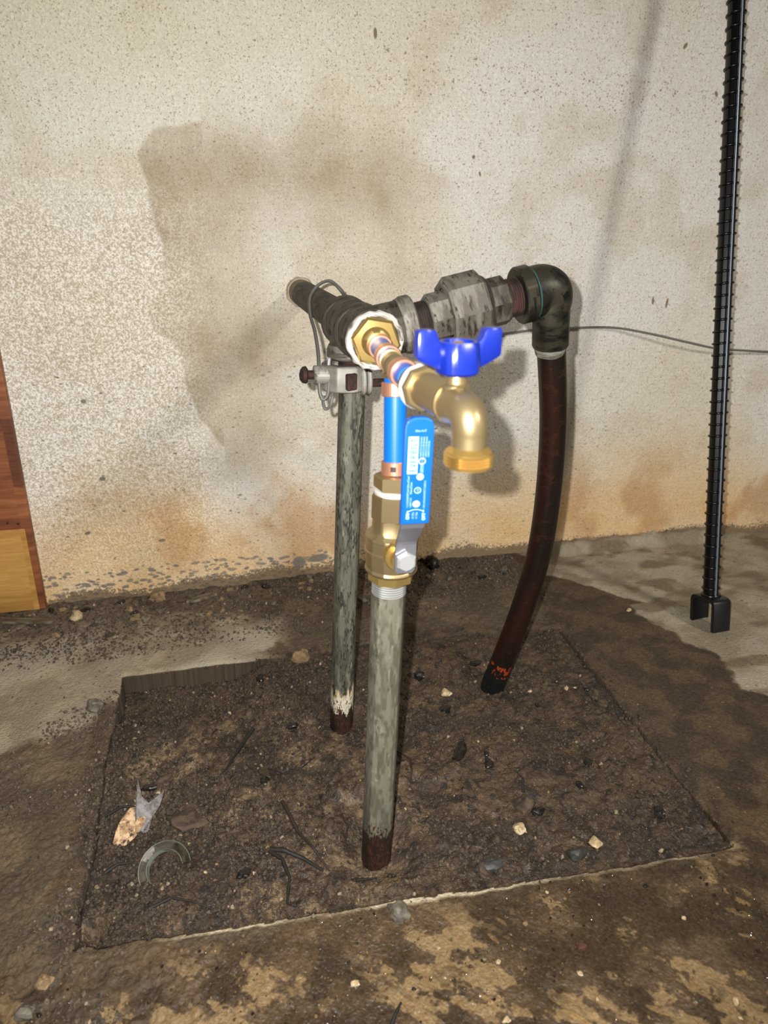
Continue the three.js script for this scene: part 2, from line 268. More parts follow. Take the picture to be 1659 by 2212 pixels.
const slabRough = tex(1024, Math.round(FH / 2), (u, v) => {
  const x = FX0 + u * 1.65, z = FZ0 + v * 0.88, w = wetAt(u, v, x, z);
  return clamp(lerp(0.95, 0.26 + 0.5 * (slabN2.at(u, v) - 0.35) + 0.3 * vn(x * 300, z * 300, 88) + 0.4 * sst(0.57, 0.5, z) + 0.3 * sst(0.02, -0.12, x), w));
}, false, THREE.MirroredRepeatWrapping);
const slabBump = tex(FW, FH, (u, v, i, j) => { const x = FX0 + u * 1.65, z = FZ0 + v * 0.88; return clamp(0.5 + (hash(i, j, 183) - 0.5) * 0.35 + (vn(x * 620, z * 620, 184) - 0.5) * 0.4 + (streakF.at(u, v) - 0.5) * 0.15 + floorPale[j * FW + i] * 0.2 - floorSpeck[j * FW + i] * 0.3); }, false, THREE.MirroredRepeatWrapping);
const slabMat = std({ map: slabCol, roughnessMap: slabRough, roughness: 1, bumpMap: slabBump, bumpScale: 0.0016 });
{
  const g = gridMesh(FX0, FX1, FZ0, FZ1, 0.0017, slabY, (x, z) => holeD(x, z) < 0, 0.06);
  const outer = [];
  const quad = (x0, x1, z0, z1) => { const q = new THREE.PlaneGeometry(x1 - x0, z1 - z0); q.rotateX(-Math.PI / 2); q.translate((x0 + x1) / 2, 0.008, (z0 + z1) / 2); const p = q.attributes.position, uv = q.attributes.uv; for (let i = 0; i < 4; i++) uv.setXY(i, (p.getX(i) - FX0) / (FX1 - FX0), (p.getZ(i) - FZ0) / (FZ1 - FZ0)); outer.push(q); };
  quad(RX0 - 0.1, FX0, -0.1, RZ1 + 0.1); quad(FX1, RX1 + 0.1, -0.1, RZ1 + 0.1); quad(FX0, FX1, FZ1, RZ1 + 0.1);
  const under = box(RX1 - RX0 + 0.4, 0.1, RZ1 + 0.4, (RX0 + RX1) / 2, -0.17, RZ1 / 2);
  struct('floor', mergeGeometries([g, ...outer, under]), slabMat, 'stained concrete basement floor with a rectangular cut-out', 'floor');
}
const soilCol = tex(1024, 700, (u, v) => {
  const x = -0.16 + u * 0.61, z = 0.18 + v * 0.43, a = fbm(x * 16, z * 16, 4, 91), b = fbm(x * 70, z * 70, 3, 92), g = vn(x * 700, z * 700, 93) * 0.5 + vn(x * 1300, z * 1300, 94) * 0.5;
  let c = mix3([47, 35, 23], [72, 55, 37], sst(0.36, 0.66, a * 0.5 + b * 0.5));
  c = mix3(c, [110, 91, 67], sst(0.42, 0.6, a) * sst(0.4, 0.66, b) * 0.85 * sst(0.3, 0.0, x) * sst(0.26, 0.36, z));
  c = mix3(c, [30, 23, 16], sst(0.62, 0.74, fbm(x * 120, z * 120, 3, 95)) * 0.75);
  if (g > 0.83) c = mix3(c, [142, 124, 96], 0.5);
  const f = (g - 0.5) * 34; return [c[0] + f, c[1] + f, c[2] + f];
});
const soilRough = tex(512, 350, (u, v) => clamp(0.74 + 0.5 * (fbm(u * 30, v * 22, 3, 97) - 0.5) + 0.3 * (vn(u * 200, v * 150, 98) - 0.5)), false);
const soilBump = tex(1024, 700, (u, v, i, j) => { const x = u * 0.61, z = v * 0.43; return clamp(0.5 + (hash(i, j, 193) - 0.5) * 0.5 + (vn(x * 800, z * 800, 194) - 0.5) * 0.4); }, false);
const soilMat = std({ map: soilCol, roughnessMap: soilRough, roughness: 1, bumpMap: soilBump, bumpScale: 0.0015 });
{
  const o = solo('soil_bed', gridMesh(-0.16, 0.45, 0.18, 0.61, 0.0012, soilY), soilMat, 'damp dark brown soil filling the rectangular cut-out in the floor', 'soil');
  o.userData.kind = 'stuff';
}
// ------------------------------------------------------------------ materials of the pipework
const galvTex = (s, o = {}) => tex(512, 1024, (u, v) => {
  // u runs round the pipe, v from its foot to its top
  const X = Math.cos(u * 6.2832) * 2, Y = Math.sin(u * 6.2832) * 2;
  const a = vn3(X * 1.6 + 9, Y * 1.6, v * 20, s) * 0.55 + vn3(X * 4, Y * 4, v * 62, s + 5) * 0.45, st = vn3(X * 1.2, Y * 1.2, v * 14, s + 9) * 0.5 + vn3(X * 4, Y * 4, v * 80, s + 11) * 0.5, b = vn3(X * 7, Y * 7, v * 130, s + 13), g = vn(u * 190, v * 620, s) * 0.5 + vn(u * 400, v * 1300, s + 1) * 0.5;
  let c = mix3(o.a || [112, 109, 97], o.b || [84, 81, 70], sst(0.35, 0.65, a));
  c = mix3(c, o.hi || [142, 139, 126], sst(0.58, 0.78, st) * 0.5);
  c = mix3(c, o.dark || [40, 36, 30], sst(o.k0 || 0.62, (o.k0 || 0.62) + 0.14, a * 0.3 + b * 0.35 + st * 0.35 + (o.kv || 0) * v) * (o.kd || 0.7));
  c = mix3(c, o.dark || [40, 36, 30], g > 0.8 ? 0.4 : 0);
  const n = (a - 0.5) * 0.06 + (b - 0.5) * 0.03;
  if (o.white) { const q = v + n * 0.9 + 0.012 * Math.sin(u * 6.28 + 2); c = mix3(c, [206, 198, 176], sst(o.white[1] + 0.02, o.white[1] - 0.004, q) * (b > 0.35 ? 1 : 0.75)); c = mix3(c, [176, 140, 80], sst(0.012, 0, Math.abs(q - o.white[1] - 0.004)) * 0.5); }
  if (o.rust) { const q = v + n * 0.8; let rc = mix3([38, 23, 15], [60, 32, 19], sst(0.4, 0.7, b)); rc = mix3(rc, [30, 18, 12], sst(0.5, 0.7, a)); if (g > 0.8) rc = mix3(rc, [120, 90, 60], 0.5); c = mix3(c, rc, sst(o.rust + 0.006, o.rust - 0.006, q)); c = mix3(c, rc, q < o.rust + 0.04 && b > 0.66 ? 0.85 : 0); }
  if (o.paint) c = mix3(c, [132, 114, 94], sst(o.paint + 0.02, o.paint - 0.02, v + n) * 0.85);
  if (o.tip) c = mix3(c, [176, 174, 168], sst(o.tip - 0.004, o.tip + 0.004, v) * 0.85);
  const f = (g - 0.5) * 22; return [c[0] + f, c[1] + f, c[2] + f];
});
const ironTex = (s, a, b, dk, k = 0.55) => tex(512, 512, (u, v) => {
  const n = fbm(u * 7, v * 7, 4, s), m = fbm(u * 24, v * 24, 3, s + 4), g = vn(u * 260, v * 260, s + 8);
  let c = mix3(a, b, sst(0.35, 0.62, n)); c = mix3(c, dk, sst(k, k + 0.14, m * 0.6 + n * 0.4)); const f = (g - 0.5) * 20; return [c[0] + f, c[1] + f, c[2] + f];
});
const M = {};
M.stand = std({ map: galvTex(201, { a: [112, 108, 93], b: [88, 84, 71], hi: [146, 142, 124], dark: [60, 54, 44], k0: 0.6, kd: 0.55, rust: 0.3 }), roughness: 0.62, metalness: 0.25 });
M.riser = std({ map: galvTex(211, { a: [100, 98, 84], b: [76, 74, 62], hi: [140, 136, 120], dark: [34, 32, 27], k0: 0.56, kd: 0.8, kv: 0.03, white: [0, 0.25], rust: 0.19 }), roughness: 0.6, metalness: 0.25 });
M.wallpipe = std({ map: galvTex(221, { a: [72, 66, 56], b: [50, 44, 36], hi: [96, 90, 78], dark: [28, 23, 18], k0: 0.5, kd: 0.8, paint: 0.2 }), roughness: 0.7, metalness: 0.2 });
M.iron = std({ map: ironTex(231, [88, 82, 71], [60, 53, 44], [34, 27, 21]), roughness: 0.6, metalness: 0.3 });
M.ironLight = std({ map: ironTex(241, [118, 113, 102], [88, 82, 73], [48, 38, 30], 0.58), roughness: 0.6, metalness: 0.3 });
M.cast = std({ map: ironTex(246, [150, 146, 136], [112, 107, 97], [54, 40, 30], 0.6), roughness: 0.55, metalness: 0.3 });
M.rust = std({ map: ironTex(251, [58, 30, 20], [40, 22, 16], [22, 13, 9]), roughness: 0.85 });
M.rustDark = std({ map: ironTex(256, [44, 28, 20], [30, 21, 16], [20, 14, 10]), roughness: 0.8 });
M.bronze = std({ map: ironTex(261, [62, 58, 46], [38, 37, 31], [20, 22, 20], 0.56), roughness: 0.42, metalness: 0.55 });
M.verdigris = std({ color: 0x17433e, roughness: 0.8 });
M.solder = std({ map: ironTex(266, [142, 140, 126], [112, 110, 98], [70, 66, 56]), roughness: 0.5, metalness: 0.3 });
M.copperOld = std({ roughness: 0.38, metalness: 0.25, map: tex(256, 1024, (u, v) => {
  const n = fbm(u * 6, v * 4, 4, 271), m = vn(u * 14, v * 3, 273), g = vn(u * 120, v * 480, 272), sc = fbm(u * 10, v * 90, 3, 275);
  let c = mix3([40, 20, 14], [28, 16, 12], sst(0.4, 0.6, n)); c = mix3(c, [24, 17, 13], sst(0.52, 0.72, m * 0.5 + n * 0.5)); c = mix3(c, [22, 26, 24], sst(0.16, 0.03, v + 0.05 * (n - 0.5)));
  if (sc > 0.7) c = mix3(c, [60, 32, 22], 0.5);
  const o = fbm(u * 22, v * 80, 3, 276); if (Math.abs(v - 0.085) < 0.02 && o > 0.6) c = [150, 58, 26];
  const f = (g - 0.5) * 10; return [c[0] + f, c[1] + f, c[2] + f];
}) });
M.brass = std({ color: new THREE.Color(0.62, 0.43, 0.15), roughness: 0.3, metalness: 0.85 });
M.brassSatin = std({ color: new THREE.Color(0.35, 0.265, 0.135), roughness: 0.36, metalness: 0.8 });
M.brassThread = std({ color: new THREE.Color(0.62, 0.4, 0.12), roughness: 0.26, metalness: 0.85 });
M.copper = std({ color: new THREE.Color(0.68, 0.33, 0.21), roughness: 0.34, metalness: 0.75 });
M.pex = std({ color: 0x045fbe, roughness: 0.4 });
M.blueHandle = std({ color: 0x0c2078, roughness: 0.3, clearcoat: 0.3, clearcoatRoughness: 0.2 });
M.sleeve = std({ color: 0x0656b4, roughness: 0.38 });
M.steel = std({ color: new THREE.Color(0.2, 0.2, 0.22), roughness: 0.42, metalness: 0.6 });
M.steelNut = std({ color: new THREE.Color(0.45, 0.45, 0.45), roughness: 0.3, metalness: 0.5 });
M.tape = std({ color: 0xbfbcb4, roughness: 0.55 });
M.paste = std({ map: ironTex(281, [186, 182, 174], [150, 145, 136], [96, 88, 78], 0.55), roughness: 0.8 });
M.zincTip = std({ color: 0x747470, roughness: 0.5 });
M.black = std({ color: 0x030304, roughness: 0.3 });
M.glintSteel = std({ color: new THREE.Color(0.17, 0.2, 0.23), roughness: 0.35, metalness: 0.4 });  // pale blue-grey tint paints the lamp highlight along the black bar
M.blackFlat = std({ color: 0x0a0c10, roughness: 0.4 });
M.wire = std({ map: ironTex(291, [112, 110, 102], [84, 82, 75], [56, 52, 46], 0.6), roughness: 0.6, metalness: 0.2 });
M.screwDark = std({ color: 0x151412, roughness: 0.5 });

const threads = (r, y0, y1, n, d = 0.0008) => { const p = []; for (let i = 0; i <= n; i++) { const y = lerp(y0, y1, i / n); p.push([r - d, y]); if (i < n) p.push([r, y + (y1 - y0) / n * 0.5]); } return p; };

// ------------------------------------------------------------------ the supply pipe out of the wall and its two tees
const MA = V(0.115, 0.449, 0), MDir = V(0.0255, -0.009, 1).normalize();
const onMain = z => MA.clone().addScaledVector(MDir, z / MDir.z);
{
  const t = thing('supply_pipe', 'dark galvanized iron supply pipe coming straight out of the plastered wall', 'pipe', MA);
  const g = lathe([[0.0167, -0.03], [0.0167, 0.04], [0.0168, 0.12], [0.0167, 0.315]], 48); orient(g, MDir);
  part(t, 'pipe', g, M.wallpipe);
  const c = lathe([[0.0166, 0.003], [0.0178, 0.0028], [0.0195, 0.001], [0.021, -0.003], [0.021, -0.01]], 40); wobble(c, 0.0012, 240, 5); orient(c, MDir);
  part(t, 'plaster_collar', c, wallMatPlain(), 'broken ring of cream plaster round the pipe');
}
function wallMatPlain() { return std({ map: ironTex(301, [186, 174, 152], [164, 150, 126], [110, 94, 74], 0.62), roughness: 0.95 }); }
function tee(name, label, z, half, back, branchDir, branchLen, r = 0.0226, rb = 0.0246) {
  const c = onMain(z), t = thing(name, label, 'pipe fitting', c);
  const run = lathe([[0.0165, -half], [r, -half + 0.0005], [r, half - 0.0005], [0.0165, half]], 48); wobble(run, 0.0004, 130, 3); orient(run, MDir);
  const br = lathe([[0, 0], [r * 1.03, 0], [r * 0.98, branchLen * 0.55], [r * 0.98, branchLen - 0.001], [0.0165, branchLen]], 44); wobble(br, 0.0004, 130, 4); orient(br, branchDir);
  const core = new THREE.SphereGeometry(r * 1.06, 36, 20);
  part(t, 'body', mergeGeometries([run, br, core.toNonIndexed()]), M.iron);
  const band = () => lathe([[r - 0.001, -0.005], [r + 0.0002, -0.0048], [rb - 0.0008, -0.0022], [rb, -0.0004], [rb, 0.0064], [rb - 0.0014, 0.008], [r - 0.006, 0.0085]], 44);
  const put = (d, len) => { const b = band(); b.translate(0, len - 0.008, 0); wobble(b, 0.0003, 150, 6); orient(b, d); part(t, 'band', b, d === branchDir ? M.ironLight : M.iron); };
  put(branchDir, branchLen); put(MDir.clone().negate(), half); if (!back) put(MDir, half);
  return { t, c };
}
tee('pipe_tee', 'dark iron pipe tee whose outlet points down to the thin riser', 0.337, 0.034, true, V(0, -1, 0.02).normalize(), 0.029);
const BR = V(Math.cos(13 * D), Math.sin(13 * D), 0);
const T2 = tee('pipe_tee', 'dark iron pipe tee with a side outlet and white sealant round its open end', 0.394, 0.03, false, BR, 0.042);
{
  const open = onMain(0.394).clone().addScaledVector(MDir, 0.030).sub(T2.c);
  const g = new THREE.TorusGeometry(0.0216, 0.0025, 14, 60); const p = g.attributes.position;
  for (let i = 0; i < p.count; i++) { const x = p.getX(i), y = p.getY(i), z = p.getZ(i), a = Math.atan2(y, x), k = 1 + 0.05 * (vn(a * 5 + 20, 1, 7) - 0.5), zz = z * (0.7 + 0.7 * vn(a * 6 + 30, 2, 8)); p.setXYZ(i, x * k, y * k, zz); }
  g.computeVertexNormals(); wobble(g, 0.0009, 300, 9); g.applyQuaternion(new THREE.Quaternion().setFromUnitVectors(V(0, 0, 1), MDir));
  part(T2.t, 'sealant_ring', g, M.paste, 'smeared white thread sealant').position.copy(open);
}
// ------------------------------------------------------------------ union, elbow and copper line at the right
const onBr = s => T2.c.clone().addScaledVector(BR, s);
{
  const t = thing('pipe_union', 'rusty iron pipe union with a large octagonal nut between tee and elbow', 'pipe fitting', onBr(0.042));
  const L = (g) => orient(g, BR);
  part(t, 'nipple', L(lathe([[0.0155, -0.004], ...threads(0.0168, -0.002, 0.014, 8), [0.0155, 0.016]], 40)), M.rustDark, 'dark rusty threaded nipple');
  const a = prism(8, 0.0212, 0.0125, 0.05, 0.012); wobble(a, 0.0003, 120, 2); part(t, 'tail_collar', L(a), M.ironLight);
  const nut = prism(8, 0.0314, 0.029, 0.062, 0.0228, 0.0022); part(t, 'union_nut', L(nut), M.ironLight);
  const sh = lathe([[0.016, 0.06], [0.027, 0.062], [0.0245, 0.066], [0.02, 0.068]], 40); part(t, 'nut_shoulder', L(sh), M.iron);
  const b = prism(8, 0.0212, 0.064, 0.084, 0.012); part(t, 'end_collar', L(b), M.iron);
  part(t, 'nipple', L(lathe([[0.0155, 0.08], ...threads(0.0168, 0.083, 0.101, 9), [0.0155, 0.103]], 40)), M.rust, 'red-brown rusty threaded nipple');
}
const EL = onBr(0.171), CD = V(0.16, -1, -0.17).normalize();
{
  const t = thing('pipe_elbow', 'dark bronze elbow turning the union line down into the copper pipe', 'pipe fitting', onBr(0.138));
  const o = t.position, rel = p => p.clone().sub(o);
  const a = EL.clone().addScaledVector(BR, -0.026), b = EL.clone().addScaledVector(CD, 0.02);
  const pts = [EL.clone().addScaledVector(BR, -0.03), a]; const q = new THREE.QuadraticBezierCurve3(EL.clone().addScaledVector(BR, -0.017), EL.clone().addScaledVector(BR, 0.002).addScaledVector(CD, -0.002), EL.clone().addScaledVector(CD, 0.017));
  for (let i = 0; i <= 8; i++) pts.push(q.getPoint(i / 8)); pts.push(b, EL.clone().addScaledVector(CD, 0.03));
  part(t, 'body', sweep(pts.map(rel), k => lerp(0.0222, 0.0168, sst(0.3, 0.85, k)), 90, 40), M.bronze);
  const col = orient(lathe([[0.012, 0.024], [0.0166, 0.024], [0.0168, 0.052], [0.016, 0.054], [0.0128, 0.0545]], 40), CD, rel(EL)); part(t, 'socket', col, M.bronze);
  const band = orient(lathe([[0.016, 0], [0.0235, 0], [0.0248, 0.0015], [0.0248, 0.0105], [0.0235, 0.012], [0.02, 0.0125]], 44), BR); part(t, 'band', band, M.bronze);
  const lip = orient(lathe([[0.0205, 0.0124], [0.0228, 0.0122], [0.0228, 0.0136], [0.0215, 0.0142]], 44), BR); part(t, 'verdigris_stain', lip, M.verdigris, 'thin green-blue corrosion line');
  const sol = orient(wobble(lathe([[0.0126, 0.053], [0.0152, 0.0535], [0.0146, 0.057], [0.0138, 0.0605], [0.0131, 0.062]], 40), 0.0005, 200, 3), CD, rel(EL)); part(t, 'solder_joint', sol, M.solder, 'grey lead solder fillet');
}
{
  const top = EL.clone().addScaledVector(CD, 0.04);
  const pts = [V(0.301, soilY(0.301, 0.314) - 0.004, 0.314), V(0.3025, 0.012, 0.316), V(0.3105, 0.06, 0.325), V(0.322, 0.13, 0.337), V(0.3285, 0.2, 0.349), V(0.3265, 0.28, 0.36), V(0.317, 0.36, 0.372), top];
  const o = pts[0].clone();
  solo('copper_pipe', sweep(pts.map(p => p.clone().sub(o)), k => 0.0133 + 0.0012 * sst(0.2, 0.0, k), 140, 36), M.copperOld, 'tarnished red-brown copper pipe curving from the elbow into the soil', 'pipe', o);
}
// ------------------------------------------------------------------ riser under the first tee, with its ground clamp and wire
{
  const a = V(0.1055, -0.06, 0.343), b = onMain(0.337).add(V(0, -0.025, 0)), d = b.clone().sub(a), L = d.length();
  const t = thing('riser_pipe', 'thin grey galvanized pipe with a white crust and rusty foot, held by the ground clamp', 'pipe', a);
  const g = lathe([[0.0128, 0], [0.013, 0.05], [0.0128, 0.12], [0.0128, L - 0.03]], 44); wobble(g, 0.0002, 90, 3); part(t, 'pipe', orient(g, d), M.riser);
  part(t, 'nipple', orient(lathe([[0.0128, L - 0.03], ...threads(0.0142, L - 0.029, L - 0.004, 10), [0.012, L]], 40), d), M.rust, 'rusty threaded pipe end');
}
{
  const c = V(0.1142, 0.4, 0.3395);
  const t = thing('ground_clamp', 'cast metal ground clamp with rusty bolts gripping the riser under the tee', 'clamp', c);
  const half = (s) => { // cast saddle, half round
    const sh = new THREE.Shape(); sh.absarc(0, 0, 0.0195, -Math.PI / 2, Math.PI / 2, false); sh.absarc(0, 0, 0.0129, Math.PI / 2, -Math.PI / 2, true);
    const g = new THREE.ExtrudeGeometry(sh, { depth: 0.021, bevelEnabled: true, bevelSize: 0.0014, bevelThickness: 0.0018, bevelSegments: 3, curveSegments: 20 }); g.rotateX(Math.PI / 2); g.rotateY(s * Math.PI / 2); g.translate(0, 0.011, s * -0.0008); return crease(g, 40);
  };
  const tilt = new THREE.Group();
  part(t, 'jaw', half(-1), M.cast); part(t, 'jaw', half(1), M.cast);
  const cyl = (r, l, dir, p, m, name, lab, n = 24) => part(t, name, orient(lathe([[0, 0], [r - 0.0008, 0], [r, 0.0008], [r, l - 0.0008], [r - 0.0008, l], [0, l]], n), dir, p), m, lab);
  // wire lug on the left with its rusty screw
  cyl(0.0088, 0.017, V(-1, 0.03, 0), V(-0.0125, 0.003, 0.006), M.cast, 'wire_lug');
  cyl(0.0042, 0.012, V(-1, 0.03, 0), V(-0.027, 0.0035, 0.006), M.rust, 'lug_screw', 'rusty screw');
  const hd = wobble(lathe([[0, 0], [0.0062, 0.0004], [0.0082, 0.002], [0.0076, 0.005], [0.005, 0.0072], [0, 0.008]], 20), 0.0007, 300, 4); part(t, 'screw_head', orient(hd, V(-1, 0.03, 0), V(-0.0345, 0.0035, 0.006)), M.rust, 'rusty screw head');
  // square rusty bolt in the front jaw
  const sq = new RoundedBoxGeometry(0.0105, 0.0155, 0.008, 3, 0.0018); sq.rotateY(0.25); sq.translate(0.003, -0.001, 0.0215); part(t, 'square_bolt', wobble(sq, 0.0006, 260, 2), M.rust, 'rusty square bolt head');
  // round clamp ears on the right with bolts
  for (const [x, r] of [[0.0145, 0.0160], [0.0200, 0.0152]]) { const e = lathe([[0, 0], [r - 0.0014, 0], [r, 0.0014], [r, 0.003], [r - 0.0014, 0.0044], [0, 0.0044]], 32); e.scale(1, 1, 0.86); part(t, 'clamp_ear', orient(e, V(1, 0, 0), V(x, -0.0025, 0.005)), M.cast); }
  part(t, 'bolt', orient(lathe([[0, 0], ...threads(0.0042, 0, 0.026, 16, 0.0005), [0, 0.026]], 20), V(1, 0, 0), V(0.0235, -0.006, 0.004)), M.rust, 'rusty threaded bolt');
  part(t, 'bolt', orient(lathe([[0, 0], ...threads(0.004, 0, 0.028, 16, 0.0005), [0, 0.028]], 20), V(1, 0, 0), V(0.018, 0.0085, 0.0)), M.screwDark, 'black threaded bolt');
  part(t, 'set_pin', orient(lathe([[0, 0], [0.0017, 0], [0.0017, 0.008], [0.0008, 0.0092], [0, 0.0093]], 12), V(0.1, 1, 0), V(-0.0155, 0.0105, 0.008)), M.steelNut);
}
{
  const P = [V(0.0985, 0.398, 0.352), V(0.0965, 0.385, 0.353), V(0.0925, 0.381, 0.352), V(0.0898, 0.387, 0.351), V(0.0895, 0.4, 0.348), V(0.0925, 0.417, 0.325), V(0.0945, 0.434, 0.29), V(0.0965, 0.45, 0.235), V(0.1035, 0.4635, 0.2), V(0.1145, 0.473, 0.19), V(0.127, 0.4755, 0.185), V(0.1385, 0.4645, 0.19), V(0.15, 0.447, 0.17), V(0.19, 0.43, 0.1), V(0.3, 0.395, 0.035), V(0.4082, 0.39, 0.008), V(0.4513, 0.3939, 0.006), V(0.5175, 0.3962, 0.006), V(0.5858, 0.3958, 0.006), V(0.6416, 0.3874, 0.012), V(0.7082, 0.3736, 0.016), V(0.7639, 0.3625, 0.014), V(0.82, 0.3572, 0.01), V(0.88, 0.353, 0.006), V(1.05, 0.345, 0.004), V(1.5, 0.34, 0.004)];
  const o = P[0].clone();
  solo('ground_wire', sweep(P.map(p => p.clone().sub(o)), 0.00175, 500, 10), M.wire, 'thin grey wire looping over the supply pipe and running along the wall', 'wire', o);
  const Q = [V(0.1005, 0.399, 0.352), V(0.101, 0.385, 0.353), V(0.0985, 0.375, 0.353), V(0.0945, 0.3725, 0.352), V(0.0925, 0.378, 0.351), V(0.0932, 0.385, 0.351)];
  const o2 = Q[0].clone();
  solo('wire_tail', sweep(Q.map(p => p.clone().sub(o2)), 0.0015, 60, 10), M.wire, 'short curled grey wire end hanging below the ground clamp', 'wire', o2);
}
// ------------------------------------------------------------------ brass adapter and blue tubing in front of the second tee
const PA = onMain(0.424), PT = V(0.1195, 0.4412, 0.517), PF = V(0.1188, 0.4405, 0.581);
const ring = (r = 0.0098, l = 0.0098, ri = 0.0079) => lathe([[ri, 0], [r - 0.0004, 0], [r, 0.0006], [r, l - 0.0006], [r - 0.0004, l], [ri, l]], 36);
{
  const d = PT.clone().sub(PA).normalize(), t = thing('brass_adapter', 'hexagonal brass adapter screwed into the white-smeared tee opening', 'pipe fitting', PA);
  const h = prism(6, 0.0208, -0.004, 0.0065, 0, 0.002); h.rotateY(0.3); part(t, 'hex_body', orient(h, d), M.brass);
  part(t, 'barb', orient(lathe([[0.0125, 0.006], [0.0105, 0.009], [0.0068, 0.011], [0.0068, 0.02], [0.0075, 0.022], [0.0068, 0.026], [0, 0.026]], 32), d), M.brass);
  const t2 = thing('water_tube', 'short blue plastic tube with copper rings between brass adapter and brass tee', 'tube', PA.clone().addScaledVector(d, 0.013));
  const L = PT.clone().sub(PA).length() - 0.013 - 0.018;
  part(t2, 'tube', orient(lathe([[0.0062, 0], [0.0079, 0], [0.0079, L], [0.0062, L]], 36), d), M.pex);
  for (const s of [0.006, L - 0.0165]) part(t2, 'crimp_ring', orient(ring(), d, d.clone().multiplyScalar(s)), M.copper);
}
{
  const t = thing('brass_tee', 'small brass tee joining the blue tubes behind the tap', 'pipe fitting', PT);
  const d0 = PA.clone().sub(PT).normalize(), d1 = PF.clone().sub(PT).normalize(), d2 = V(0.003, -1, 0.06).normalize();
  const leg = (d, l) => orient(lathe([[0, 0], [0.0076, 0], [0.0076, l - 0.007], [0.0088, l - 0.0065], [0.0088, l - 0.0045], [0.0074, l - 0.004], [0.0066, l]], 32), d);
  part(t, 'body', mergeGeometries([leg(d0, 0.02), leg(d1, 0.02), leg(d2, 0.011), new THREE.SphereGeometry(0.0082, 24, 16).toNonIndexed()]), M.brassSatin);
  const t2 = thing('water_tube', 'very short blue plastic tube with copper ring between brass tee and tap', 'tube', PT.clone().addScaledVector(d1, 0.0165));
  part(t2, 'tube', orient(lathe([[0.0062, 0], [0.0079, 0], [0.0079, 0.026], [0.0062, 0.026]], 36), d1), M.pex);
  part(t2, 'crimp_ring', orient(ring(), d1, d1.clone().multiplyScalar(0.002)), M.copper);
}
const VX = 0.1162, VZ = 0.53;
{
  const a = V(0.1185, 0.362, 0.5275), b = PT.clone().add(V(0.0006, -0.0085, 0.0006)), d = b.clone().sub(a), L = d.length();
  const t = thing('water_tube', 'long upright blue plastic tube with copper rings above the ball valve', 'tube', a);
  part(t, 'tube', orient(lathe([[0.0062, 0], [0.0080, 0], [0.0080, L], [0.0062, L]], 40), d), M.pex);
  for (const s of [0.003, L - 0.0125]) { const r = part(t, 'crimp_ring', orient(ring(), d, d.clone().normalize().multiplyScalar(s)), M.copper);
    if (s === 0.003) { const k = new THREE.CylinderGeometry(0.00985, 0.00985, 0.0036, 12, 1, true, -0.55, 0.4); k.translate(0, 0.008, 0); part(r, 'ink_mark', orient(k, d), std({ color: 0x2a1713, roughness: 0.6, side: THREE.DoubleSide }), 'small black ink mark'); } }
}
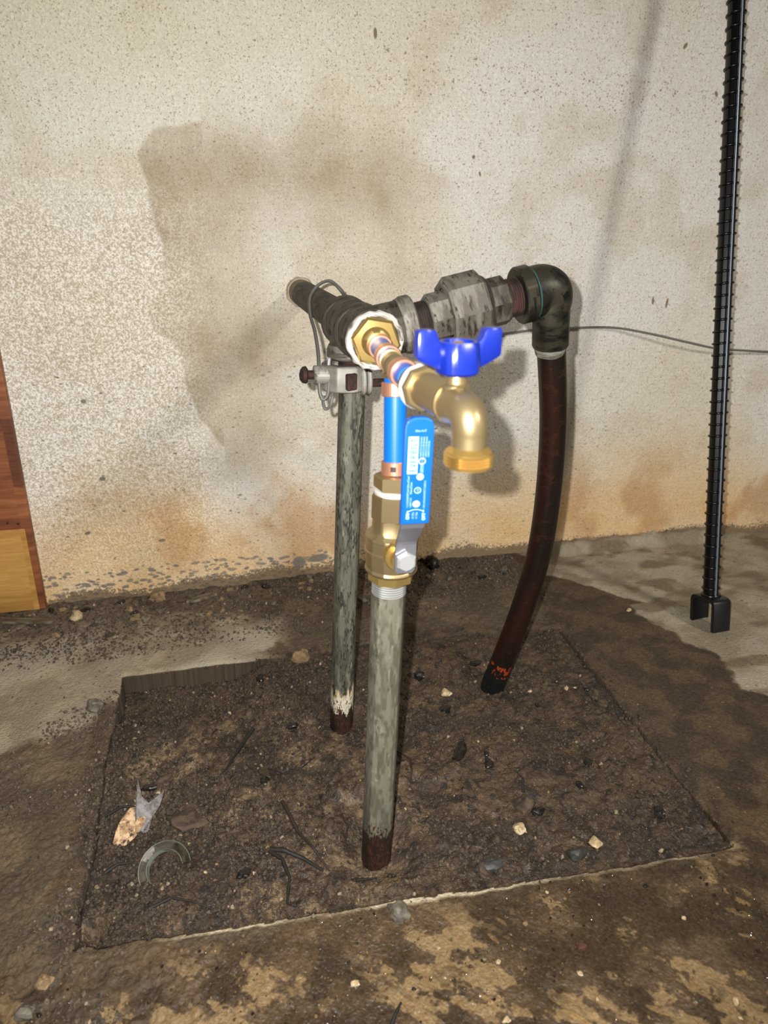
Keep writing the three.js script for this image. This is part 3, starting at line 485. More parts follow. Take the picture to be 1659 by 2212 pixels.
// ------------------------------------------------------------------ ball valve on its standpipe
{
  const a = V(0.108, -0.07, 0.5225), b = V(0.1153, 0.2835, VZ), d = b.clone().sub(a), L = d.length();
  const t = thing('standpipe', 'thick grey galvanized pipe with a rusty foot carrying the brass ball valve', 'pipe', a);
  part(t, 'pipe', orient(wobble(lathe([[0.0135, 0], [0.0137, 0.05], [0.0134, 0.1], [0.0134, L - 0.012]], 52), 0.0002, 80, 2), d), M.stand);
  part(t, 'threads', orient(lathe([[0.0134, L - 0.012], ...threads(0.0133, L - 0.0115, L, 6, 0.0006)], 48), d), M.zincTip, 'whitish taped threads');
}
{
  const t = thing('ball_valve', 'brass ball valve with a long blue lever handle on the standpipe', 'valve', V(VX, 0.279, VZ));
  const tl = (g) => { g.rotateZ(-0.02); return g; };
  part(t, 'lower_hex', tl(prism(8, 0.0176, 0.003, 0.0115, 0.012)), M.brass);
  part(t, 'body', tl(lathe([[0.0125, 0.010], [0.0178, 0.0105], [0.0196, 0.012], [0.0200, 0.0132], [0.0196, 0.0145], [0.0190, 0.0152], [0.0197, 0.021], [0.0198, 0.026], [0.0206, 0.0266], [0.0206, 0.0292], [0.0197, 0.030], [0.0194, 0.038], [0.0202, 0.0388], [0.0200, 0.0408], [0.0186, 0.0418], [0.0168, 0.0435], [0.0155, 0.046], [0.0152, 0.0535], [0.0150, 0.056]], 56)), M.brassSatin);
  part(t, 'upper_hex', tl(prism(8, 0.0164, 0.0535, 0.073, 0.012)), M.brassSatin);
  part(t, 'thread_tape', tl(lathe([[0.0118, 0.0725], [0.0146, 0.073], [0.0148, 0.0748], [0.0138, 0.0762], [0.0118, 0.0765]], 40)), M.tape, 'white thread tape');
  part(t, 'adapter_hex', tl(prism(6, 0.0152, 0.0765, 0.0868, 0.006).rotateY(0.2)), M.brassSatin);
  part(t, 'adapter_neck', tl(lathe([[0.0118, 0.0735], [0.0118, 0.0768]], 32)), M.brass);
  // stem side
  const sc = V(0.0012, 0.0315, 0);
  part(t, 'stem_boss', orient(lathe([[0, 0.008], [0.0122, 0.008], [0.0122, 0.020], [0.0115, 0.0212], [0.0088, 0.0215], [0.0086, 0.0285], [0, 0.0285]], 36), V(0.05, 0, 1), sc), M.brass);
  const lever = new THREE.Group(); lever.name = 'lever'; lever.position.set(0.0026, 0.0335, 0.031); lever.rotation.z = -0.02; t.add(lever);
  // bent steel plate: profile in (y, z), swept across x
  const bar = (pts, w, th) => { const gs = []; for (let i = 0; i < pts.length - 1; i++) { const [w0, y0, z0] = pts[i], [w1, y1, z1] = pts[i + 1]; const dx = y1 - y0, dz = z1 - z0, l = Math.hypot(dx, dz), ny = -dz / l * th / 2, nz = dx / l * th / 2; const p = [], q = (x, y, z) => p.push(x, y, z); const A = [[-w0, y0 + ny, z0 + nz], [w0, y0 + ny, z0 + nz], [w1, y1 + ny, z1 + nz], [-w1, y1 + ny, z1 + nz]], B = [[-w0, y0 - ny, z0 - nz], [w0, y0 - ny, z0 - nz], [w1, y1 - ny, z1 - nz], [-w1, y1 - ny, z1 - nz]]; const f = (a, b, c, d) => { q(...a); q(...b); q(...c); q(...a); q(...c); q(...d); }; f(A[0], A[1], A[2], A[3]); f(B[1], B[0], B[3], B[2]); f(A[1], B[1], B[2], A[2]); f(B[0], A[0], A[3], B[3]); f(B[0], B[1], A[1], A[0]); f(A[3], A[2], B[2], B[3]); const g = new THREE.BufferGeometry(); g.setAttribute('position', new THREE.Float32BufferAttribute(p, 3)); g.computeVertexNormals(); gs.push(g); } return mergeGeometries(gs); };
  part(lever, 'plate', bar([[0.0052, -0.0102, 0], [0.0072, -0.0075, 0], [0.0076, 0.004, 0], [0.0074, 0.0125, 0.0006], [0.0072, 0.0155, 0.0018], [0.008, 0.031, 0.0135], [0.0085, 0.036, 0.0152], [0.0085, 0.05, 0.0152]], 0, 0.0024), M.steel);
  // blue vinyl sleeve with a rounded end
  const s = new THREE.Shape(), w = 0.0098, H = 0.073, r0 = 0.0082; s.moveTo(-w, 0); s.lineTo(w, 0); s.lineTo(w, H - r0); s.quadraticCurveTo(w, H, w - r0, H); s.lineTo(-w + r0, H); s.quadraticCurveTo(-w, H, -w, H - r0); s.lineTo(-w, 0);
  const sg = new THREE.ExtrudeGeometry(s, { depth: 0.0032, bevelEnabled: true, bevelThickness: 0.0011, bevelSize: 0.0011, bevelOffset: -0.0011, bevelSegments: 4, curveSegments: 12 });
  sg.translate(0, 0, -0.0016); const sleeve = part(lever, 'sleeve', crease(sg, 40), M.sleeve, 'blue vinyl sleeve'); sleeve.position.set(0.0008, 0.0345, 0.0153);
  // white print on the sleeve
  const cv = document.createElement('canvas'); cv.width = 512; cv.height = 2048; const c = cv.getContext('2d');
  c.fillStyle = '#0656b4'; c.fillRect(0, 0, 512, 2048);
  const W = 'rgba(206,228,250,0.9)'; c.fillStyle = W; c.strokeStyle = W;
  const up = (x, y, f) => { c.save(); c.translate(x, y); c.rotate(-Math.PI / 2); f(); c.restore(); };
  // tiny illegible lines are drawn as broken strokes
  const squiggle = (x0, y, len, h) => { let x = x0; while (x < x0 + len) { const w2 = 6 + hash(x | 0, y | 0, 5) * 9; c.fillRect(x, y - h * (0.55 + 0.45 * hash(x | 0, y | 0, 6)), w2 * 0.62, h * 0.34); c.fillRect(x, y - h * 0.3, w2 * 0.5, h * 0.3); x += w2 + (hash(x | 0, 3, 7) > 0.8 ? 12 : 4); } };
  const BL = '#0656b4';
  squiggle(180, 262, 200, 40);
  up(66, 1050, () => { c.fillRect(0, 0, 700, 178); c.fillStyle = BL; c.font = 'bold 150px sans-serif'; c.textBaseline = 'middle'; c.textAlign = 'center'; c.save(); c.translate(350, 95); c.scale(640 / c.measureText('EVERBILT').width, 1); c.fillText('EVERBILT', 0, 0); c.restore(); c.fillStyle = W; });
  for (const x of [262, 308, 354, 400]) up(x, 735, () => squiggle(0, 40, x === 400 ? 290 : 380, 36));
  c.lineWidth = 16; c.beginPath(); c.arc(320, 812, 56, 0, 7); c.stroke(); up(290, 852, () => squiggle(0, 52, 84, 44));
  up(276, 1040, () => squiggle(0, 74, 170, 66));
  c.beginPath(); c.arc(300, 1110, 64, 0, 7); c.fill(); c.fillStyle = BL; up(272, 1146, () => squiggle(0, 54, 72, 44)); c.fillStyle = W;
  up(74, 1700, () => squiggle(0, 38, 620, 36)); up(128, 1700, () => { squiggle(0, 40, 190, 38); squiggle(260, 40, 230, 38); }); up(368, 1730, () => squiggle(0, 42, 540, 38));
  c.lineWidth = 10; c.beginPath(); c.arc(268, 1372, 56, 0, 7); c.stroke(); up(238, 1408, () => squiggle(0, 56, 72, 50));
  c.beginPath(); c.arc(256, 1640, 66, 0, 7); c.fill(); c.fillStyle = BL; c.fillRect(226, 1632, 62, 16); c.fillStyle = W;
  c.lineWidth = 12; c.beginPath(); c.arc(250, 2010, 260, Math.PI * 1.3, Math.PI * 1.7); c.stroke();
  c.font = 'bold 84px sans-serif'; c.textAlign = 'left'; c.textBaseline = 'top';
  up(62, 1945, () => { c.fillText('ON', 0, 0); c.fillRect(128, 34, 46, 14); }); up(352, 1975, () => { c.fillText('OFF', 0, 0); c.fillRect(166, 34, 46, 14); });
  up(176, 1930, () => squiggle(0, 46, 130, 40)); up(240, 1930, () => squiggle(0, 46, 130, 40));
  const pt = new THREE.CanvasTexture(cv); pt.colorSpace = THREE.SRGBColorSpace; pt.magFilter = THREE.LinearFilter;
  const ps = new THREE.Shape(), pw = w - 0.0013, ph = H - 0.0013, pr = 0.0075; ps.moveTo(-pw, 0.0013); ps.lineTo(pw, 0.0013); ps.lineTo(pw, ph - pr); ps.quadraticCurveTo(pw, ph, pw - pr, ph); ps.lineTo(-pw + pr, ph); ps.quadraticCurveTo(-pw, ph, -pw, ph - pr);
  const pg = new THREE.ShapeGeometry(ps, 12), pu = pg.attributes.uv, pp = pg.attributes.position; for (let i = 0; i < pu.count; i++) pu.setXY(i, (pp.getX(i) + w) / (2 * w), pp.getY(i) / H);
  const pm = std({ map: pt, roughness: 0.38 }); const pr2 = part(sleeve, 'print', pg, pm, 'white printed maker name and valve markings'); pr2.position.z = 0.0029;
  const nut = prism(6, 0.0078, 0.0012, 0.0056, 0, 0.0011); const nut2 = lathe([[0, 0.0052], [0.0058, 0.0052], [0.0056, 0.0066], [0.003, 0.0072], [0, 0.0073]], 24);
  part(lever, 'lever_nut', orient(mergeGeometries([nut, nut2]), V(0, 0, 1)), M.steelNut, 'bright hex nut');
}
// ------------------------------------------------------------------ brass hose tap
{
  const t = thing('hose_tap', 'brass garden hose tap with a blue wing handle and threaded outlet', 'tap', PF);
  const d = V(0.0085, 0.0008, 0.075).normalize();
  part(t, 'inlet_collar', orient(lathe([[0.0068, -0.006], [0.0112, -0.0055], [0.0122, -0.004], [0.0122, 0.0015], [0.0105, 0.003], [0.0068, 0.003]], 36), d), M.brassSatin);
  part(t, 'thread_tape', orient(wobble(lathe([[0.0095, 0.002], [0.0132, 0.002], [0.0142, 0.0035], [0.0138, 0.0056], [0.0128, 0.0072], [0.0095, 0.0072]], 40), 0.0006, 220, 4), d), M.tape, 'white thread tape');
  part(t, 'inlet_hex', orient(prism(8, 0.0142, 0.0068, 0.013, 0.006), d), M.brassSatin);
  const p = s => d.clone().multiplyScalar(s), e = p(0.073);
  const q = new THREE.QuadraticBezierCurve3(p(0.061), e.clone().add(V(0, 0.0005, 0.0015)), e.clone().add(V(0.0006, -0.0125, 0)));
  const pts = [p(0.010), p(0.03), p(0.05)]; for (let i = 0; i <= 7; i++) pts.push(q.getPoint(i / 7)); pts.push(e.clone().add(V(0.0008, -0.0225, 0)));
  part(t, 'body', sweep(pts, k => k < 0.5 ? lerp(0.0106, 0.0112, k * 2) : lerp(0.0112, 0.0096, sst(0.5, 0.86, k)), 110, 36), M.brassSatin);
  part(t, 'body_ridge', orient(lathe([[0.009, 0.0485], [0.0118, 0.049], [0.0122, 0.0505], [0.0118, 0.052], [0.009, 0.0525]], 40), d), M.brassSatin);
  const oc = e.clone().add(V(0.0008, -0.0205, 0));
  part(t, 'threaded_outlet', orient(lathe([[0.0092, 0.0022], [0.0106, 0.0008], [0.0126, -0.0008], ...threads(0.0137, -0.0014, -0.0086, 4, 0.0010), [0.0126, -0.0092], [0.0108, -0.0095], [0.0104, -0.005], [0, -0.005]].reverse(), 48), V(0, 1, 0), oc), M.brassThread, 'shiny brass hose threads');
  const sp = p(0.0545).add(V(0.0004, 0, -0.001));
  part(t, 'bonnet', orient(lathe([[0.0088, 0.006], [0.0078, 0.0105], [0.0062, 0.0118], [0.006, 0.0158], [0.0048, 0.0165], [0.0045, 0.022], [0, 0.022]], 30), V(0, 1, 0), sp), M.brassSatin);
  const hb = sp.clone().add(V(0, 0.0168, 0));
  const handle = new THREE.Group(); handle.name = 'wing_handle'; handle.position.copy(hb); handle.rotation.y = 0.12; t.add(handle);
  part(handle, 'hub', lathe([[0, 0], [0.0108, 0], [0.0120, 0.0012], [0.0122, 0.004], [0.0114, 0.0158], [0.0106, 0.0172], [0.0088, 0.0172], [0.0082, 0.0150], [0.0045, 0.0145], [0, 0.0145]], 44), M.blueHandle, 'blue handle hub');
  for (const s of [-1, 1]) {
    const w = new THREE.Shape(); w.moveTo(s * 0.0095, 0.0022); w.quadraticCurveTo(s * 0.0165, 0.0045, s * 0.0235, 0.0085); w.quadraticCurveTo(s * 0.0246, 0.0095, s * 0.0246, 0.011); w.lineTo(s * 0.0242, 0.0222); w.quadraticCurveTo(s * 0.024, 0.0238, s * 0.0222, 0.0238); w.lineTo(s * 0.0158, 0.0236); w.quadraticCurveTo(s * 0.0144, 0.0234, s * 0.0138, 0.0215); w.quadraticCurveTo(s * 0.0128, 0.0175, s * 0.0095, 0.0162);
    const g = new THREE.ExtrudeGeometry(w, { depth: 0.0044, bevelEnabled: true, bevelThickness: 0.0014, bevelSize: 0.0012, bevelOffset: -0.0010, bevelSegments: 4, curveSegments: 10 }); g.translate(0, 0, -0.0022); part(handle, 'wing', crease(g, 40), M.blueHandle);
  }
  part(handle, 'screw', lathe([[0, 0.0144], [0.0034, 0.0144], [0.0034, 0.016], [0.0022, 0.017], [0, 0.0172]], 20), M.brass, 'brass handle screw');
}
// ------------------------------------------------------------------ ribbed steel bar with a forked foot, leaning on the wall
{
  const foot = V(0.6475, 0.068, 0.262), lean = 12.4 * D;
  const t = thing('ribbed_bar', 'tall glossy black ribbed steel bar with a forked foot leaning on the wall', 'steel bar', V(0.6345, 0.026, 0.272));
  t.rotation.x = -lean; // up along the bar is local y
  const L = 1.16;
  const rod = part(t, 'rod', lathe([[0, 0.036], [0.009, 0.036], [0.0098, 0.05], [0.0098, L], [0, L]], 28), M.black);
  for (const a of [-0.1, -0.1 + Math.PI]) { const r = new RoundedBoxGeometry(0.0022, L - 0.05, 0.0036, 2, 0.0009); r.translate(0, L / 2 + 0.02, 0.0106); r.rotateY(a); part(rod, 'long_rib', r, a < 1 ? M.glintSteel : M.black, a < 1 ? 'long rib coloured pale as a painted highlight' : undefined); }
  const rg = new THREE.TorusGeometry(0.0104, 0.0016, 8, 28); rg.rotateX(Math.PI / 2); rg.rotateZ(0.06);
  for (let y = 0.056; y < L - 0.01; y += 0.0148) { const m = part(rod, 'rib', rg, M.black); m.position.y = y; }
  // fork: an upside-down channel
  const s = new THREE.Shape(), a = 0.0215, th = 0.004, Hh = 0.044, r = 0.009;
  s.moveTo(-a, 0); s.lineTo(-a, Hh - r); s.quadraticCurveTo(-a, Hh, -a + r, Hh); s.lineTo(a - r, Hh); s.quadraticCurveTo(a, Hh, a, Hh - r); s.lineTo(a, 0); s.lineTo(a - th, 0); s.lineTo(a - th, Hh - r); s.quadraticCurveTo(a - th, Hh - th, a - r, Hh - th); s.lineTo(-a + r, Hh - th); s.quadraticCurveTo(-a + th, Hh - th, -a + th, Hh - r); s.lineTo(-a + th, 0); s.lineTo(-a, 0);
  const g = new THREE.ExtrudeGeometry(s, { depth: 0.027, bevelEnabled: true, bevelThickness: 0.0006, bevelSize: 0.0006, bevelSegments: 2, curveSegments: 10 }); g.translate(0, 0, -0.0135); g.rotateY(Math.PI / 2 + 0.1); part(t, 'fork', crease(g, 30), M.blackFlat, 'black forked steel foot');
  const weld = wobble(new THREE.TorusGeometry(0.0102, 0.0028, 10, 36).rotateX(Math.PI / 2), 0.0009, 260, 5); weld.translate(0, 0.0455, 0); part(t, 'weld_bead', weld, M.black, 'lumpy weld bead');
}
// ------------------------------------------------------------------ plywood board against the wall at the left
{
  const ply = (s, A, B, C, fine) => std({ roughness: 0.55, map: tex(512, 1024, (u, v) => {
    const x = u * 0.8, y = v * 1.3, wv = fbm(x * 4, y * 9, 3, s) * 0.05, ri = fbm(x * 5, (y + wv) * 150, 3, s + 1), b = fbm(x * 2.5, (y + wv) * 26, 3, s + 2), g = vn(x * 60, y * 900, s + 3);
    let c = mix3(A, B, sst(0.35, 0.68, b * 0.6 + ri * 0.4)); c = mix3(c, C, sst(0.62, 0.74, b) * 0.75); const f = (g - 0.5) * fine; return [c[0] + f, c[1] + f, c[2] + f];
  }) });
  const X1 = -0.2685, t = thing('plywood_board', 'reddish plywood board standing against the wall with a paler strip at its foot', 'board', V(X1 - 0.4, 0.0135, 0.002));
  const uvm = (g, x0, w, h) => { const p = g.attributes.position, uv = g.attributes.uv; for (let i = 0; i < p.count; i++) uv.setXY(i, (p.getX(i) - x0 + p.getZ(i)) / w, p.getY(i) / h); return g; };
  const g = new RoundedBoxGeometry(0.8, 1.3, 0.012, 2, 0.0012); g.translate(0, 0.65, 0.006); part(t, 'board', uvm(g, -0.4, 0.8, 1.3), ply(401, [150, 92, 52], [118, 66, 36], [86, 44, 24], 22));
  const e = new RoundedBoxGeometry(0.795, 0.126, 0.0022, 2, 0.0008); e.translate(-0.0015 - 0.0035, 0.0635, 0.0131); part(t, 'veneer_strip', uvm(e, -0.4, 0.8, 1.3), ply(411, [186, 142, 72], [164, 118, 56], [140, 98, 44], 20), 'pale yellow wood strip');
  for (const [x, y] of [[0.372, 0.136], [0.385, 0.134]]) { const n = new THREE.SphereGeometry(0.0017, 10, 6); n.scale(1, 1, 0.4); n.translate(x, y, 0.0124); part(t, 'nail_head', n, M.rustDark, 'dark nail head'); }
}
// ------------------------------------------------------------------ litter on the floor and in the soil
const groundY = (x, z) => holeD(x, z) > 0.001 ? soilY(x, z) : slabY(x, z);
const stoneMat = {
  pale: std({ map: ironTex(501, [186, 168, 132], [160, 138, 102], [120, 98, 70], 0.62), roughness: 0.7 }),
  tan: std({ map: ironTex(506, [140, 116, 80], [112, 90, 62], [78, 60, 42], 0.6), roughness: 0.75 }),
  grey: std({ map: ironTex(511, [104, 98, 84], [80, 74, 62], [52, 46, 38], 0.6), roughness: 0.7 }),
  dark: std({ map: ironTex(516, [34, 30, 26], [22, 19, 16], [14, 12, 10], 0.6), roughness: 0.35 }),
  soil: std({ map: ironTex(521, [78, 62, 46], [56, 44, 32], [36, 28, 20], 0.6), roughness: 0.85 }),
  red: std({ color: 0x4a2c1e, roughness: 0.7 }),
};
function rock(s, sharp = 0.3) { const g = new THREE.IcosahedronGeometry(1, 3); const p = g.attributes.position; for (let i = 0; i < p.count; i++) { const x = p.getX(i), y = p.getY(i), z = p.getZ(i); const k = 1 + (vn3(x * 1.3 + s * 7, y * 1.3, z * 1.3, s) - 0.5) * sharp * 1.6 + (vn3(x * 3.1, y * 3.1 + s, z * 3.1, s + 3) - 0.5) * sharp * 0.6; p.setXYZ(i, x * k, y * k, z * k); } return crease(g, 30); }
const rocks = [0, 1, 2, 3, 4, 5, 6, 7].map(i => rock(600 + i * 13, 0.55));
let rk = 0;
function stone(name, label, cat, x, z, sx, sy, sz, m, group, sink = 0.35, turn) {
  const o = solo(name, rocks[rk++ % rocks.length], m, label, cat, V(x, groundY(x, z) + sy * (1 - sink * 2) , z), group);
  o.scale.set(sx, sy, sz); o.rotation.y = turn ?? rr(0, 6.28); return o;
}
stone('stone', 'tan lump of mortar on the soil beside the thin riser', 'stone', 0.078, 0.226, 0.0105, 0.009, 0.010, stoneMat.tan);
stone('stone', 'grey-tan stone at the foot of the wall beyond the plywood', 'stone', -0.112, 0.018, 0.0095, 0.009, 0.008, stoneMat.tan);
stone('stone', 'small pale stone on the floor below the plywood edge', 'stone', -0.222, 0.044, 0.0075, 0.0075, 0.0065, stoneMat.pale);
stone('stone', 'smooth beige pebble at the front rim of the cut-out', 'stone', 0.306, 0.565, 0.0045, 0.0028, 0.0062, stoneMat.pale, undefined, 0.2, -0.3);
stone('stone', 'shiny black pebble on the soil near the right rim', 'stone', 0.385, 0.545, 0.0062, 0.004, 0.005, stoneMat.dark, undefined, 0.15);
stone('stone', 'pale yellowish stone on bare soil between standpipe and copper pipe', 'stone', 0.2386, 0.325, 0.0055, 0.0045, 0.006, stoneMat.pale);
stone('stone', 'cream stone half buried near the front rim of the cut-out', 'stone', 0.2446, 0.533, 0.0055, 0.0038, 0.005, stoneMat.pale);
stone('stone', 'rough grey stone set in the floor before the standpipe', 'stone', 0.1105, 0.597, 0.0075, 0.006, 0.0095, stoneMat.grey, undefined, 0.25, 0.2);
stone('stone', 'flat blue-grey stone lying against the front rim of the cut-out', 'stone', 0.206, 0.566, 0.012, 0.004, 0.0065, std({ color: 0x3a3a38, roughness: 0.6 }), undefined, 0.2, 0.1);
stone('stone', 'small dark grey stone against the rim beside the beige pebble', 'stone', 0.283, 0.573, 0.009, 0.005, 0.0055, std({ color: 0x2c2a24, roughness: 0.6 }), undefined, 0.2, 0.2);
stone('stone', 'tiny white chip lying on the wet floor before the forked bar', 'stone', 0.545, 0.215, 0.004, 0.002, 0.0022, stoneMat.pale, undefined, 0.2, 0.4);
stone('stone', 'yellowish stone bedded in the floor left of the cut-out corner', 'stone', -0.158, 0.597, 0.005, 0.004, 0.006, stoneMat.tan);
stone('stone', 'purple-grey lump of mortar bedded left of the cut-out corner', 'stone', -0.166, 0.618, 0.006, 0.004, 0.005, stoneMat.grey);
stone('stone', 'reddish chip pressed into the wet floor in front', 'stone', 0.245, 0.655, 0.0035, 0.002, 0.0035, stoneMat.red, undefined, 0.2);
stone('soil_clod', 'black rotten clod on the soil right of the standpipe', 'clod', 0.222, 0.428, 0.006, 0.005, 0.014, stoneMat.dark, undefined, 0.2, -0.6);
stone('soil_clod', 'black clod on the soil between riser and copper pipe', 'clod', 0.2141, 0.288, 0.0065, 0.0055, 0.006, stoneMat.dark, undefined, 0.2);
stone('soil_clod', 'dark torn clod beside the cream stone', 'clod', 0.262, 0.508, 0.010, 0.006, 0.009, stoneMat.soil, undefined, 0.25);
stone('soil_clod', 'black clod against the wall foot behind the ball valve', 'clod', 0.31, 0.022, 0.012, 0.012, 0.010, stoneMat.dark, undefined, 0.3);
stone('soil_clod', 'grey clod at the back left corner of the cut-out', 'clod', -0.168, 0.262, 0.008, 0.006, 0.008, stoneMat.grey);
stone('soil_clod', 'dark lump of soil beside the half-buried metal ring', 'clod', -0.060, 0.455, 0.014, 0.007, 0.012, stoneMat.soil, undefined, 0.25);
for (let k = 0; k < 36; k++) { let x, z; do { x = rr(-0.13, 0.42); z = rr(0.24, 0.58); } while (holeD(x, z) < 0.008 || Math.hypot(x - 0.108, z - 0.52) < 0.03 || Math.hypot(x - 0.107, z - 0.342) < 0.03); const s = 0.0009 + 0.0018 * rnd() * rnd(); stone('pebble', 'small pale pebble scattered on the soil', 'pebble', x, z, s * rr(1, 1.5), s * 0.8, s, rnd() < 0.4 ? stoneMat.pale : stoneMat.tan, 'small pale pebbles on the soil'); }
for (let k = 0; k < 70; k++) { let x, z; do { x = rr(-0.13, 0.42); z = rr(0.22, 0.58); } while (holeD(x, z) < 0.008 || Math.hypot(x - 0.108, z - 0.52) < 0.03 || Math.hypot(x - 0.107, z - 0.342) < 0.03); const s = rr(0.002, 0.0058); stone('crumb', 'small brown soil crumb lying in the cut-out', 'crumb', x, z, s * rr(1, 1.6), s * 0.7, s, rnd() < 0.3 ? stoneMat.dark : stoneMat.soil, 'soil crumbs in the cut-out'); }
for (let k = 0; k < 80; k++) { const x = rr(-0.34, 0.42), z = 0.012 + 0.1 * Math.pow(rnd(), 1.6), s = rr(0.0015, 0.0045); stone('grit', 'small bit of dark grit along the foot of the wall', 'grit', x, z, s * rr(1, 1.8), s * 0.75, s, [stoneMat.dark, stoneMat.soil, stoneMat.tan, stoneMat.grey][k % 4], 'grit along the foot of the wall'); }
for (let k = 0; k < 60; k++) { let x, z; do { x = rr(-0.3, 0.75); z = rr(0.6, 0.79); } while (false); const s = rr(0.0008, 0.0024); stone('grain', 'tiny wet stone grain on the floor in front', 'pebble', x, z, s * rr(1, 1.5), s * 0.8, s, [stoneMat.pale, stoneMat.dark, stoneMat.tan][k % 3], 'wet grains on the front floor'); }
// loose grains of soil: too many to count
{
  const g = rock(900, 0.5); const small = new THREE.IcosahedronGeometry(1, 1); const sp = small.attributes.position; for (let i = 0; i < sp.count; i++) { const x = sp.getX(i), y = sp.getY(i), z = sp.getZ(i), k = 1 + (vn3(x * 2 + 9, y * 2, z * 2, 905) - 0.5) * 0.8; sp.setXYZ(i, x * k, y * k, z * k); } small.computeVertexNormals(); g.dispose();
  const N = 30000, im = new THREE.InstancedMesh(small, std({ color: 0xffffff, roughness: 0.7 }), N), m4 = new THREE.Matrix4(), q = new THREE.Quaternion(), col = new THREE.Color(); let k = 0;
  while (k < N) {
    const r = rnd(); let x, z, dens;
    if (r < 0.62) { x = rr(-0.17, 0.455); z = rr(0.19, 0.59); const hd = holeD(x, z); if (hd < -0.024 * rnd() || z > 0.57 && hd < 0.002 || hd < 0 && z < 0.23 && x < 0.03) continue; dens = 0.25 + 0.75 * sst(0.16, -0.02, x); dens *= 0.35 + 0.9 * sst(0.4, 0.62, fbm(x * 22, z * 22, 3, 911)); }
    else if (r < 0.85) { x = rr(-0.4, 0.45); z = 0.16 * Math.pow(rnd(), 1.5) + 0.004; if (holeD(x, z) > -0.002) continue; dens = 0.3 + 0.7 * sst(0.45, 0.6, fbm(x * 18, z * 18, 3, 912)); if (x < -0.256 && z < 0.018) continue; }
    else { x = rr(-0.34, -0.1); z = rr(0.26, 0.7); if (holeD(x, z) > -0.002) continue; dens = sst(0.42, 0.6, fbm(x * 16, z * 20, 3, 913)) * (0.5 + 0.5 * sst(-0.28, -0.16, x)); }
    if (rnd() > dens) continue;
    const s = 0.0005 + 0.0014 * Math.pow(rnd(), 2.6);
    q.setFromEuler(new THREE.Euler(rr(0, 6), rr(0, 6), rr(0, 6))); m4.compose(V(x, groundY(x, z) + s * 0.35, z), q, V(s * rr(0.8, 1.5), s * rr(0.7, 1.1), s)); im.setMatrixAt(k, m4);
    const dry = r >= 0.62 ? 14 : 0, t = rnd(), c = t < 0.7 ? [62, 50, 37] : t < 0.9 ? [78, 64, 48] : t < 0.985 ? [36, 29, 21] : [130, 114, 90], f = rr(-8, 8) + dry;
    col.setRGB((c[0] + f) / 255, (c[1] + f) / 255, (c[2] + f) / 255, THREE.SRGBColorSpace); im.setColorAt(k, col); k++;
  }
  const wet = new THREE.InstancedMesh(small, std({ color: 0xffffff, roughness: 0.12 }), 5000);
  for (let n = 0; n < 5000; n++) {
    let x, z, g2; do { x = rr(-0.3, 0.8); z = rr(0.585, 0.83); g2 = fbm(x * 26, z * 26, 3, 921); } while (holeD(x, z) > -0.004 || rnd() > sst(0.42, 0.62, g2) + 0.06);
    const s2 = 0.0003 + 0.0010 * Math.pow(rnd(), 3); q.setFromEuler(new THREE.Euler(rr(0, 6), rr(0, 6), rr(0, 6))); m4.compose(V(x, slabY(x, z) + s2 * 0.3, z), q, V(s2 * rr(0.9, 1.6), s2, s2)); wet.setMatrixAt(n, m4);
    const t = rnd(), c = t < 0.6 ? [70, 56, 40] : t < 0.85 ? [118, 96, 64] : [36, 29, 22]; col.setRGB(c[0] / 255, c[1] / 255, c[2] / 255, THREE.SRGBColorSpace); wet.setColorAt(n, col);
  }
  wet.name = 'wet_grit'; scene.add(wet); tag(wet, 'glistening wet grit over the floor in front of the cut-out', 'grit'); wet.userData.kind = 'stuff';
  im.name = 'soil_grains'; scene.add(im); tag(im, 'loose crumbly grains of brown soil over the cut-out and wall foot', 'soil'); im.userData.kind = 'stuff';
}
// half-buried metal ring
{
  const c = V(-0.0775, soilY(-0.0775, 0.508) + 0.005, 0.507);
  const t = thing('metal_ring', 'broken grey metal ring half buried in the soil', 'ring', c);
  const arc = pr => crease(new THREE.LatheGeometry(pr.map(p => new THREE.Vector2(...p)), 60, 1.7, 4.15), 40);
  part(t, 'flange', arc([[0.0156, 0.0002], [0.0168, -0.0006], [0.0215, 0.0002], [0.0225, 0.0010], [0.0225, -0.0012], [0.0156, -0.0030], [0.0156, 0.0002]]), std({ map: ironTex(531, [72, 64, 48], [52, 45, 33], [34, 28, 20], 0.56), roughness: 0.45, metalness: 0.3, side: THREE.DoubleSide }), 'stained brown flange');
  const lip = std({ map: ironTex(536, [138, 142, 130], [104, 105, 94], [84, 78, 64], 0.6), roughness: 0.4, metalness: 0.4, side: THREE.DoubleSide });
  part(t, 'inner_lip', arc([[0.0146, -0.0034], [0.0148, 0.0030], [0.0153, 0.0036], [0.0159, 0.0030], [0.0160, -0.0030], [0.0146, -0.0034]]), lip, 'bright inner lip');
  part(t, 'outer_lip', arc([[0.0221, -0.0012], [0.0222, 0.0016], [0.0227, 0.0020], [0.0231, 0.0015], [0.0230, -0.0012], [0.0221, -0.0012]]), lip, 'bright outer lip');
  t.rotation.set(0.5, 0.0, 0.16);
}
